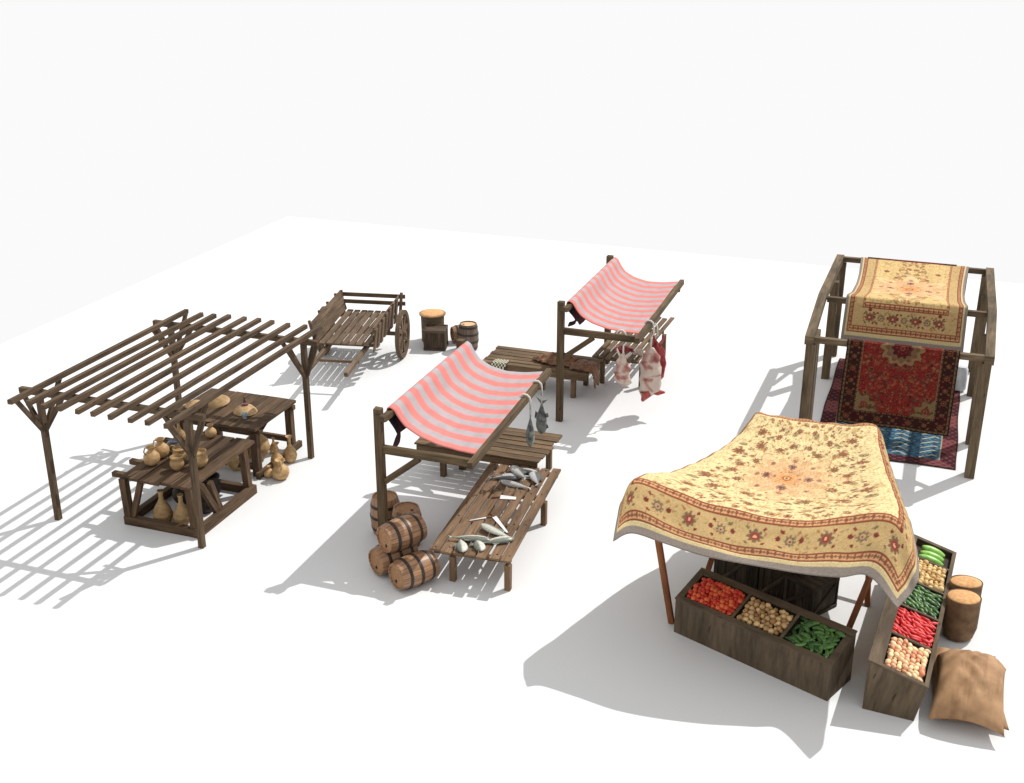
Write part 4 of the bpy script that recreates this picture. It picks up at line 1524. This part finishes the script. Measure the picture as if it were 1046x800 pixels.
# blue rug on the ground
pb = blue_rug(2.46, 5.0, .014)
P = np.zeros((260, 150, 3))
X, Y = np.meshgrid(np.linspace(-1.64, .82, 150), np.linspace(20.22, 25.2, 260))
P[..., 0] = X + .01 * np.sin(Y * 3)
P[..., 1] = Y + .01 * np.sin(X * 4)
P[..., 2] = .012 + .006 * (1 + np.sin(X * 5 + Y * 3) * np.sin(Y * 4))
carpet('blue_carpet', pb, P, 'blue streaked carpet with pink and maroon borders lying on the ground under the rack', (-.4, 22.7, 0), .010)

mb = MB().lathe([(.10, 0), (.125, .04), (.13, .25), (.12, .45), (.09, .50), (.03, .505)], 24, wob=.03)
single('cloth_roll', mb, M['white_cloth'], 'white roll of cloth standing by the right rear posts of the rack', 'cloth roll', (.80, 24.15, .02), smooth=True, world=False)

# ------------------------------------------------------------ carpet canopy stall
t = Thing('canopy_frame', 'four slanting red-brown poles that carry the flowered carpet roof', 'stall frame', (-1.5, 14.9, 0))
PP = [((-2.72, 13.88, 0), (-3.12, 13.85, 2.07)), ((-.50, 14.08, 0), (-.06, 13.85, 2.07)), ((-.26, 15.22, 0), (-.50, 16.75, 1.96)), ((-2.52, 15.0, 0), (-2.14, 16.68, 1.96))]
for a, b_ in PP:
    t.part('pole', MB().beam(a, b_, .075, .075, up=(0, 1, 0), jit=.003), M['pole'])
for a, b_ in ((0, 1), (3, 2), (0, 3), (1, 2)):
    p, q = Vector(PP[a][1]), Vector(PP[b_][1])
    t.part('top_rope', MB().tube([p.lerp(q, s) + Vector((0, 0, -.02 - .30 * 4 * s * (1 - s))) for s in [i / 12 for i in range(13)]], .012, 6), M['twine'], smooth='all')

cp = persian(3.95, 4.7, .0125, 33, dict(K_CREAM, nfl=190, sx=1.35))
ctrl = [
    # front hem (camera side)
    [(-3.33, 12.92, 1.64), (-3.12, 13.05, 1.72), (-2.72, 12.98, 1.71), (-2.1, 12.86, 1.68), (-1.2, 12.92, 1.64), (-.60, 13.05, 1.60), (-.26, 13.14, 1.63), (.11, 12.66, 1.56)],
    [(-3.36, 13.20, 1.79), (-3.22, 13.42, 1.97), (-2.72, 13.33, 1.89), (-2.15, 13.20, 1.84), (-1.2, 13.22, 1.82), (-.60, 13.42, 1.86), (-.10, 13.45, 1.92), (.24, 12.92, 1.64)],
    # front fold
    [(-3.38, 13.55, 1.90), (-3.24, 13.82, 2.13), (-2.70, 13.74, 2.06), (-2.15, 13.62, 2.01), (-1.2, 13.60, 1.99), (-.60, 13.80, 2.05), (-.02, 13.80, 2.14), (.30, 13.15, 1.74)],
    [(-3.12, 14.7, 1.62), (-2.95, 14.6, 1.90), (-2.45, 14.55, 1.84), (-2.0, 14.5, 1.80), (-1.2, 14.5, 1.80), (-.66, 14.6, 1.87), (-.10, 14.7, 1.98), (.20, 14.4, 1.62)],
    [(-2.85, 15.6, 1.45), (-2.62, 15.5, 1.80), (-2.2, 15.5, 1.77), (-1.85, 15.45, 1.74), (-1.2, 15.45, 1.75), (-.74, 15.5, 1.82), (-.26, 15.6, 1.90), (.02, 15.5, 1.52)],
    [(-2.45, 16.4, 1.55), (-2.34, 16.25, 1.86), (-2.0, 16.3, 1.87), (-1.7, 16.3, 1.86), (-1.2, 16.3, 1.86), (-.85, 16.3, 1.90), (-.40, 16.3, 1.94), (-.16, 16.3, 1.56)],
    # back fold
    [(-2.32, 16.82, 1.72), (-2.18, 16.78, 2.01), (-1.95, 16.80, 1.99), (-1.65, 16.84, 1.97), (-1.15, 16.86, 1.965), (-.85, 16.86, 1.98), (-.48, 16.84, 2.02), (-.30, 16.76, 1.68)],
    [(-2.30, 16.95, 1.52), (-2.16, 16.98, 1.72), (-1.95, 17.0, 1.71), (-1.65, 17.0, 1.70), (-1.15, 17.0, 1.70), (-.85, 17.0, 1.70), (-.48, 17.0, 1.70), (-.28, 16.94, 1.5)],
]
us = [0, .135, .25, .38, .60, .74, .86, 1.0]
vs = [0, .085, .16, .34, .54, .74, .87, 1.0]
P = catmull(ctrl, 330, 380, us, vs)
jj, ii = np.mgrid[0:380, 0:330]
P[..., 2] += .010 * np.sin(ii * .11 + 2 * np.sin(jj * .02)) * np.sin(jj * .07) + .006 * np.sin(jj * .23 + ii * .05)
carpet('carpet_canopy', cp, P, 'large cream flowered carpet draped as a roof over the vegetable bins', (-1.5, 14.9, 1.8), .016)

# crates behind bin
make_crate('wooden_crate', 'tall dark crate, leftmost of the row behind the tomato bin', -2.06, 15.28, .62, .5, .70, R(-3), M['crate'], 'crates under the carpet roof')
make_crate('wooden_crate', 'tall dark crate in the middle of the row behind the vegetable bin', -1.42, 15.22, .60, .5, .66, R(-3), M['crate'], 'crates under the carpet roof')
make_crate('wooden_crate', 'low dark crate turned slightly, rightmost of the row behind the bin', -1.02, 14.98, .50, .5, .46, R(-33), M['crate'], 'crates under the carpet roof')


# ------------------------------------------------------------ vegetable bins
def bin_box(name, label, O, ex, ey, L, D, hf, hb, divs, rims, flare=0.0):
    """O: front-left corner on the ground; ex along, ey back. rims: left, right, front, back widths on the top"""
    O = Vector((*O, 0))
    ex = Vector((*ex, 0)).normalized()
    ey = Vector((*ey, 0)).normalized()
    Z = Vector((0, 0, 1))
    t = Thing(name, label, 'vegetable bin', tuple(O + ex * L / 2 + ey * D / 2))
    B_ = M['bin']

    def top(a, b_, dz=0):
        s = b_ / D
        return O + ex * a + ey * b_ + Z * (hf + (hb - hf) * s + dz) + ey * (0)

    fo = -ey * flare
    # panels
    t.part('front_panel', MB().poly([O + fo + Z * hf, O, O + ex * L, O + ex * L + fo + Z * hf], ey * .03), B_)
    t.part('back_panel', MB().poly([O + ey * D, O + ex * L + ey * D, O + ex * L + ey * D + Z * hb, O + ey * D + Z * hb], -ey * .03), B_)
    for a, s in ((0.0, 1), (L, -1)):
        q = O + ex * a
        y0, y1 = ey * .031, ey * (D - .031)
        t.part('end_panel', MB().poly([q + y0 + fo + Z * (hf - .003), q + y0, q + y1, q + y1 + Z * (hb - .003)], ex * (.03 * s)), B_)
    rl, rr, rf, rb = rims
    nrm = (ey * D + Z * (hb - hf) + ey * flare).normalized()
    up = ex.cross(nrm)

    def tp(a, s):        # point on the top plane; s in 0..1 from the front rim to the back
        return O + ex * a + (fo + Z * hf) * (1 - s) + (ey * D + Z * hb) * s
    # top rim strips
    slen = (tp(0, 1) - tp(0, 0)).length
    th = -up * .02

    def strip(a0, a1, s0, s1, nm):
        t.part(nm, MB().poly([tp(a0, s0) + up * .008, tp(a1, s0) + up * .008, tp(a1, s1) + up * .008, tp(a0, s1) + up * .008], th), B_)
    sf, sb = rf / slen, 1 - rb / slen
    e = .01
    strip(-e, L + e, -e, sf, 'rim')
    strip(-e, L + e, sb, 1 + e, 'rim')
    strip(-e, rl, sf + .001, sb - .001, 'rim')
    strip(L - rr, L + e, sf + .001, sb - .001, 'rim')
    cells = []
    prev = rl
    for d in divs:
        strip(d - .02, d + .02, sf + .001, sb - .001, 'divider')
        cells.append((prev, d - .02))
        prev = d + .02
    cells.append((prev, L - rr))
    # bed under the goods
    dn = -up * .085
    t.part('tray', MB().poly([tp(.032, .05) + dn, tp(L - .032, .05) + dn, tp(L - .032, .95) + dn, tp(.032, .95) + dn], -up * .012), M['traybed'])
    return dict(tp=tp, up=up, ex=ex, es=(tp(0, 1) - tp(0, 0)).normalized(), cells=cells, sf=sf, sb=sb, slen=slen)


def capsule(L, r, bend, n=10, m=9, taper=.0):
    pts, rad = [], []
    for i in range(m):
        s = i / (m - 1)
        x = (s - .5) * L
        pts.append((x, bend * (1 - (2 * s - 1) ** 2), 0))
        e = max(.12, math.sin(math.pi * (.06 + .88 * s)) ** .45)
        rad.append(r * e * (1 - taper * s))
    return MB().tube(pts, rad, n)


def ball(r, sq=1.0, n=12, lump=0.0, point=0.0):
    prof = []
    m = 8
    for i in range(m + 1):
        a = math.pi * i / m
        rr = r * math.sin(a)
        z = -r * math.cos(a) * sq
        if point and i >= m - 1:
            z += r * point
        prof.append((max(rr, .0005), z))
    return MB().lathe(prof, n, wob=lump)


def fill_cell(bn, cell, mb_list, mat, name, cat, label, group, dx, dy, jitter, scl=(.85, 1.15), flat_rot=None, depth=-.030, layers=2):
    """heaps copies over a cell of the bin"""
    meshes = []
    for mb in mb_list:
        me = bpy.data.meshes.new(name)
        me.from_pydata([tuple(v) for v in mb.v], [], mb.f)
        me.polygons.foreach_set('use_smooth', [True] * len(me.polygons))
        me.materials.append(M[mat])
        me.update()
        meshes.append(me)
    a0, a1 = cell
    s0, s1 = bn['sf'] * bn['slen'], bn['sb'] * bn['slen']
    rot = Matrix((bn['ex'], bn['es'], bn['up'])).transposed()
    for lay in range(layers):
        nx = max(1, int(round((a1 - a0 - dx * .6) / dx)))
        ny = max(1, int(round((s1 - s0 - dy * .6) / dy)))
        for j in range(ny):
            for i in range(nx):
                off = .5 * ((j + lay) % 2)
                fx = (i + .5 + (off - .25) * .8) / nx
                fy = (j + .5) / ny
                if lay and rnd.random() < .22:
                    continue
                x = a0 + dx * .35 + (a1 - a0 - dx * .7) * min(1, max(0, fx)) + rnd.uniform(-1, 1) * jitter * dx
                y = s0 + dy * .35 + (s1 - s0 - dy * .7) * fy + rnd.uniform(-1, 1) * jitter * dy
                x = min(max(x, a0 + dx * .40), a1 - dx * .40)
                y = min(max(y, s0 + dy * .40), s1 - dy * .40)
                p = bn['tp'](x, y / bn['slen']) + bn['up'] * (depth + lay * dy * .42 + rnd.uniform(-.006, .006))
                o = bpy.data.objects.new(name, rnd.choice(meshes))
                col.objects.link(o)
                if flat_rot is None:
                    q = Matrix.Rotation(rnd.uniform(0, 6.28), 3, 'Z') @ Matrix.Rotation(rnd.uniform(-1.2, 1.2), 3, 'X')
                else:
                    q = Matrix.Rotation(flat_rot + rnd.gauss(0, .06 if flat_rot > 1.6 else .45 if flat_rot else .9), 3, 'Z') @ Matrix.Rotation(rnd.uniform(-.12, .12), 3, 'Y')
                o.rotation_euler = (rot @ q).to_euler()
                o.location = p
                s = rnd.uniform(*scl)
                o.scale = (s, s, s)
                tag(o, label, cat, group)


a = R(-22.3)
bn = bin_box('vegetable_bin', 'long sloping wooden bin of tomatoes, potatoes and cucumbers in front of the carpet roof', (-2.645, 13.675), (math.cos(a), math.sin(a)), (-math.sin(a), math.cos(a)),
             2.27, .60, .52, .715, [.82, 1.53], (.08, .08, .075, .10))
C0, C1, C2 = bn['cells']
fill_cell(bn, C0, [ball(.036, .88)], 'tomato', 'tomato', 'tomato', 'small red tomato heaped in the left compartment of the long bin', 'tomatoes in the long bin', .062, .062, .12)
fill_cell(bn, C1, [ball(.036, .85, lump=.03), ball(.034, 1.2, lump=.03)], 'potato', 'potato', 'potato', 'brown potato heaped in the middle compartment of the long bin', 'potatoes in the long bin', .076, .074, .10, (.8, 1.2))
fill_cell(bn, C2, [capsule(.135, .027, .012), capsule(.15, .028, .024)], 'cucumber', 'cucumber', 'cucumber', 'dark green cucumber heaped in the right compartment of the long bin', 'cucumbers in the long bin', .105, .058, .2, flat_rot=0.0, scl=(.9, 1.1))

# second bin: runs away from the camera; its low side faces right
O2 = (.47, 12.77)
ex2 = Vector((.25, 3.46)).normalized()
ey2 = Vector((-ex2.y, ex2.x))
b2 = bin_box('vegetable_bin', 'long sloping bin of shallots, red peppers, greens and potatoes on the right', O2, (ex2.x, ex2.y), (ey2.x, ey2.y), 3.47, .60, .51, .70,
             [.80, 1.52, 2.22, 2.90], (.05, .06, .045, .17), flare=.10)
D0, D1, D2, D3, D4 = b2['cells']
fill_cell(b2, D0, [capsule(.095, .033, .002, n=12), capsule(.085, .031, .0, n=12)], 'shallot', 'shallot', 'shallot', 'pink and cream shallot in the nearest compartment of the right bin', 'shallots in the right bin', .088, .064, .12, flat_rot=.35)
fill_cell(b2, D1, [capsule(.13, .025, .012, taper=.35), capsule(.12, .027, .02, taper=.3)], 'chili', 'red_pepper', 'pepper', 'bright red pepper in the second compartment of the right bin', 'red peppers in the right bin', .095, .055, .2, flat_rot=1.2, scl=(.85, 1.15))
fill_cell(b2, D2, [capsule(.135, .026, .012), capsule(.13, .027, .02)], 'cucumber', 'cucumber', 'cucumber', 'dark green cucumber in the middle compartment of the right bin', 'cucumbers in the right bin', .105, .058, .2, flat_rot=.9, scl=(.85, 1.1))
fill_cell(b2, D3, [ball(.038, .85, lump=.05), ball(.036, 1.2, lump=.06)], 'onion', 'potato', 'potato', 'yellow potato in the compartment beside the carpet corner', 'yellow potatoes in the right bin', .072, .068, .12, (.75, 1.2))
fill_cell(b2, D4, [capsule(.36, .055, .03, n=14), capsule(.34, .06, -.02, n=14)], 'marrow', 'marrow', 'marrow', 'long light green marrow in the far compartment of the right bin', 'marrows in the right bin', .125, .36, .02, flat_rot=1.62, scl=(.92, 1.05), layers=1, depth=-.03)


# ------------------------------------------------------------ sacks
def open_sack(label, x, y, h, rx, ry, rot):
    t = Thing('open_sack', label, 'sack', (x, y, 0), rot, 'open sacks by the right bin', world=False)
    m = Matrix.Diagonal((1, ry / rx, 1, 1))
    pr = [(rx * .60, 0), (rx * .84, .04), (rx * .97, h * .3), (rx * .98, h * .6), (rx * 1.0, h * .9), (rx * 1.02, h), (rx * 1.0, h + .008), (rx * .97, h), (rx * .94, h - .03)]
    t.part('sack_cloth', MB().lathe(pr, 32, m, wob=.022), M['burlap_dark'], smooth='all')
    t.part('grain', MB().lathe([(rx * .965, h - .01), (rx * .90, h + .008), (rx * .5, h + .020), (.0008, h + .022)], 32, m, wob=.02), M['lid'], smooth='all')
    return t


open_sack('nearer of the two open sacks filled with orange grain', .93, 14.83, .62, .225, .19, R(10))
open_sack('farther open sack of orange grain, half hidden behind the nearer one', .955, 15.28, .60, .215, .17, R(15))


def pillow(label, cx, cy, z0, w_, l_, h_, rot, arch, sag, seed):
    r2 = random.Random(seed)
    nu, nv = 30, 40

    def surf(sg):
        P = np.zeros((nv, nu, 3))
        for j in range(nv):
            v = -1 + 2 * j / (nv - 1)
            for i in range(nu):
                u = -1 + 2 * i / (nu - 1)
                fat = max(0, (1 - u ** 4)) ** .55 * max(0, (1 - v ** 4)) ** .55
                pin = 1 - .10 * (1 - abs(v)) ** 1.0 * 0 - .07 * math.cos(v * 1.5) * abs(u) ** 3
                pin2 = 1 - .09 * math.cos(u * 1.5) * abs(v) ** 3
                x = u * w_ / 2 * (1 - .10 * (1 - v * v)) * 1.0
                y = v * l_ / 2 * (1 - .05 * (1 - u * u))
                zc = arch * (1 - u * u) * .35 + arch * (1 - v * v) * .65
                wr = .016 * math.sin(v * 13 + u * 3 + seed + 2 * math.sin(u * 4)) * (1 - u * u) + .014 * math.sin(u * 10 - v * 5 + 1.5 * math.sin(v * 6))
                z = zc + (sg * h_ / 2 * fat) + (wr * fat if sg > 0 else 0)
                P[j, i] = (x, y, z)
        return P
    mb = MB()
    A, B2 = surf(1), surf(-1)
    mb.grid(A)
    mb.grid(B2[:, ::-1])
    lo = min(v.z for v in mb.v)
    for v in mb.v:
        v.z -= lo
    o = single('closed_sack', mb, M['burlap'], label, 'sack', (cx, cy, z0), 'closed sacks lying by the right bin', smooth='all', rot=(0, 0, rot), world=False)
    wd = o.modifiers.new('weld', 'WELD')
    wd.merge_threshold = .0005
    return o


pillow('closed brown sack lying on the ground under another, its corners poking out', 1.03, 13.60, 0, .86, 1.56, .24, R(5), .05, 0, 1)
pillow('plump closed brown sack lying on top beside the right bin', 1.06, 13.34, .15, .84, 1.42, .30, R(-2), .26, 0, 2)
